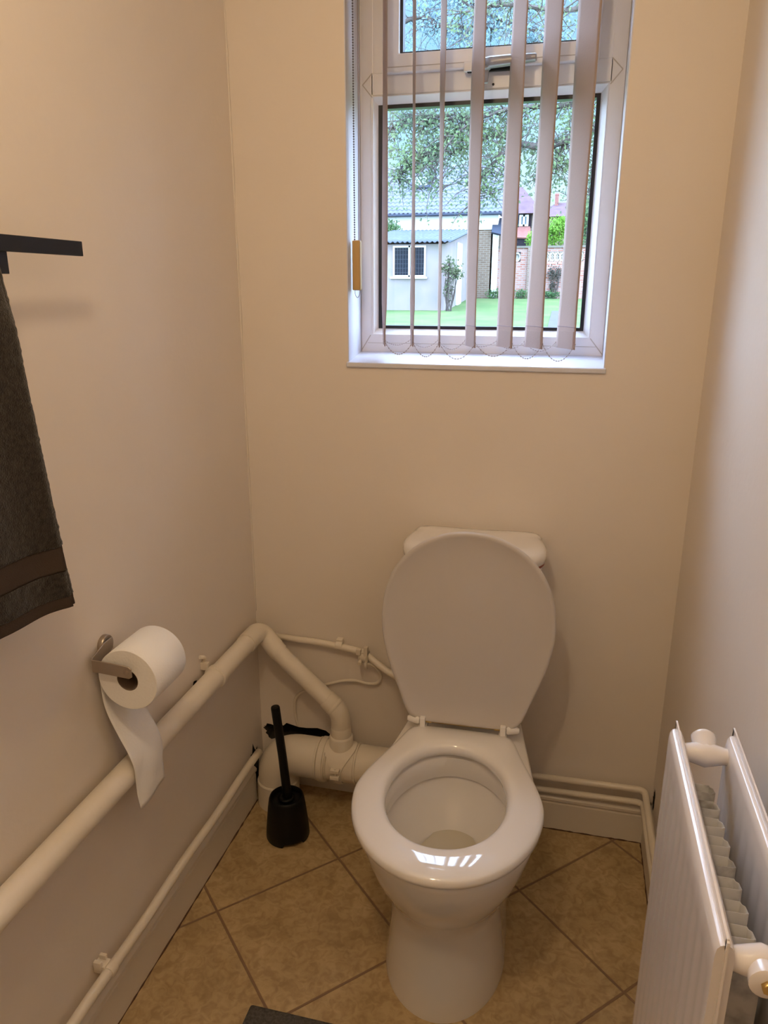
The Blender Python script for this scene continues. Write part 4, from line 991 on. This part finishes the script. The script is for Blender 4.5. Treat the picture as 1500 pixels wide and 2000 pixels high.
bm = bmesh.new(); box(bm, (wx(940), FYH-.08, wz(445)), (wx(1038), FYH, wz(418))); f1(obj('timber_cladding', bm, M_timber))
bm = bmesh.new(); prism(bm, wx(925), wx(1062), FYH-.5, FYH+6.5, wz(418), wz(352), 'hip'); f1(obj('roof', bm, M_ptile))
bm = bmesh.new(); P = [[Vector((wx(940), FYH-.1, wz(444))), Vector((wx(1036), FYH-.1, wz(444)))], [Vector((wx(940), FYH-1.1, wz(462))), Vector((wx(1040), FYH-1.1, wz(468)))]]
grid(bm, P); f1(solid(obj('tiled_skirt', bm, M_rhang), .08))
bm = bmesh.new(); box(bm, (wx(940), FYH-1, 1.0), (wx(1036), FYH-.2, wz(466))); f1(obj('bay', bm, M_timber))
bm = bmesh.new(); ringframe(bm, wx(1014), wx(1032), wz(442), wz(420), .12, .12, .1, .1, FYH-.14, FYH-.04); box(bm, ((wx(1014)+wx(1032))/2-.06, FYH-.14, wz(442)), ((wx(1014)+wx(1032))/2+.06, FYH-.05, wz(420))); wq = f1(obj('window', bm, M_white))
bm = bmesh.new(); box(bm, (wx(1014)+.1, FYH-.1, wz(442)+.1), (wx(1032)-.1, FYH-.09, wz(420)-.1)); q = obj('pane', bm, mat('far_pane', (.07, .10, .12), .3, spec=.05)); q.parent = wq
FY2 = 60.0
hB = at(1100, 420, FY2)
far2 = thing('distant_house', 'distant house with plum tiled hip roof and orange chimney', 'house', (hB.x, FY2+3, 1.13))
def f2(o): return lp(far2, (hB.x, FY2+3, 1.13), o)
def vx(px): return at(px, 420, FY2).x
def vz(py): return at(1090, py, FY2).z
bm = bmesh.new(); box(bm, (vx(1040), FY2, 1.0), (vx(1175), FY2+7, vz(425))); f2(obj('wall', bm, M_brickt))
bm = bmesh.new(); prism(bm, vx(1030), vx(1180), FY2-.6, FY2+7.6, vz(424), vz(386), 'hip'); f2(obj('roof', bm, M_ptile))
bm = bmesh.new(); box(bm, (vx(1080), FY2+2.6, vz(410)), (vx(1087), FY2+3.4, vz(374))); ch = f2(obj('chimney', bm, M_rhang))
bm = bmesh.new(); tube(bm, [((vx(1080)+vx(1087))/2, FY2+3, vz(374)), ((vx(1080)+vx(1087))/2, FY2+3, vz(369))], .16, 10); q = obj('chimney_pot', bm, M_rhang); q.parent = ch

# overhanging trees ---------------------------------------------------
def tree(label, base, trunk, limbs, seed, nleaf, size, m, spread, twig=9, extra=()):
    rnd = random.Random(seed); r = thing('garden_tree', label, 'tree', base)
    bm = bmesh.new(); tube(bm, spline(trunk, 5), [ .22-.12*k/(5*(len(trunk)-1)) for k in range(5*(len(trunk)-1)+1)], 12)
    tw_ = []; lf = []
    for pts, r0, dens in limbs:
        s = spline(pts, 6); n_ = len(s); s = [p+Vector((0, 0, .05*noise.noise(p*1.7))) for p in s]
        tube(bm, s, [max(.008, r0*(1-.8*k/n_)) for k in range(n_)], 8)
        for k in range(2, n_):
            for _ in range(int(twig*dens)):
                d = Vector((rnd.gauss(0, 1), rnd.gauss(0, .8), rnd.gauss(-.15, .7))).normalized(); L = spread*rnd.uniform(.35, 1.15)
                p = s[k].copy(); tp_ = [p.copy()]
                for q in range(4):
                    p = p+d*L/4; d = (d+Vector((rnd.gauss(0, .25), rnd.gauss(0, .25), rnd.gauss(-.08, .25)))).normalized(); tp_.append(p.copy())
                tube(bm, tp_, [.010, .008, .006, .005, .003], 4, cap=False)
                for q in range(nleaf):
                    a_ = tp_[min(4, 1+int(rnd.random()*4))]; lf.append(a_+Vector((rnd.gauss(0, .07), rnd.gauss(0, .07), rnd.gauss(0, .07))))
    for c, rad_, n_ in extra: lf += blob(c, rad_, n_, rnd, .1)
    lp(r, base, obj('trunk', bm, M_bark, smooth=True))
    bm = bmesh.new(); leaves(bm, lf, size, rnd); lp(r, base, obj('foliage', bm, m)); return r
TY_ = 9.5
A = lambda px, py, y=TY_: tuple(at(px, py, y))
tb = (at(1420, 600, TY_).x, TY_, .5)
tree('gnarled tree with small leaves reaching across the top of the window view', tb,
     [tb, (tb[0]-.1, TY_, 1.8), (tb[0]+.05, TY_+.1, 3.2), (tb[0], TY_, 4.8)],
     [([ (tb[0], TY_, 2.6), A(1300, 215), A(1170, 250), A(1060, 285), A(960, 268, 9.8), A(880, 300, 10)], .085, .75),
      ([ (tb[0], TY_, 3.0), A(1280, 130), A(1160, 195), A(1040, 212), A(930, 225, 9.8), A(820, 240, 10.2)], .06, .9),
      ([ A(1010, 275), A(960, 320), A(940, 350), A(935, 385)], .022, .5),
      ([ A(1110, 268), A(1085, 320), A(1050, 350)], .02, .7),
      ([ A(920, 225, 9.8), A(860, 280, 10), A(810, 310, 10), A(775, 345, 10)], .03, 1.0),
      ([ A(880, 225, 10), A(820, 225, 10.2), A(760, 250, 10.4)], .03, 1.1),
      ([ (tb[0], TY_, 3.8), A(1250, -40), A(1120, 20), A(1000, 10, 9.8), A(900, 30, 10)], .05, .6),
      ([ A(1250, 300), A(1180, 320), A(1150, 380)], .03, .7),
      ([ A(1000, 215), A(900, 250), A(850, 330), A(870, 365)], .02, .4)],
     11, 17, .060, M_leaf, .60, 6)
t2 = (at(900, 600, 17).x-7.5, 17, .65)
t2t = (t2[0], 17, 5.6)
A2 = lambda px, py, y=16.5: tuple(at(px, py, y))
tree('pale haze-tinted tree seen through the upper pane', t2, [t2, (t2[0]+.2, 17, 2.6), (t2[0], 17, 4.2), t2t],
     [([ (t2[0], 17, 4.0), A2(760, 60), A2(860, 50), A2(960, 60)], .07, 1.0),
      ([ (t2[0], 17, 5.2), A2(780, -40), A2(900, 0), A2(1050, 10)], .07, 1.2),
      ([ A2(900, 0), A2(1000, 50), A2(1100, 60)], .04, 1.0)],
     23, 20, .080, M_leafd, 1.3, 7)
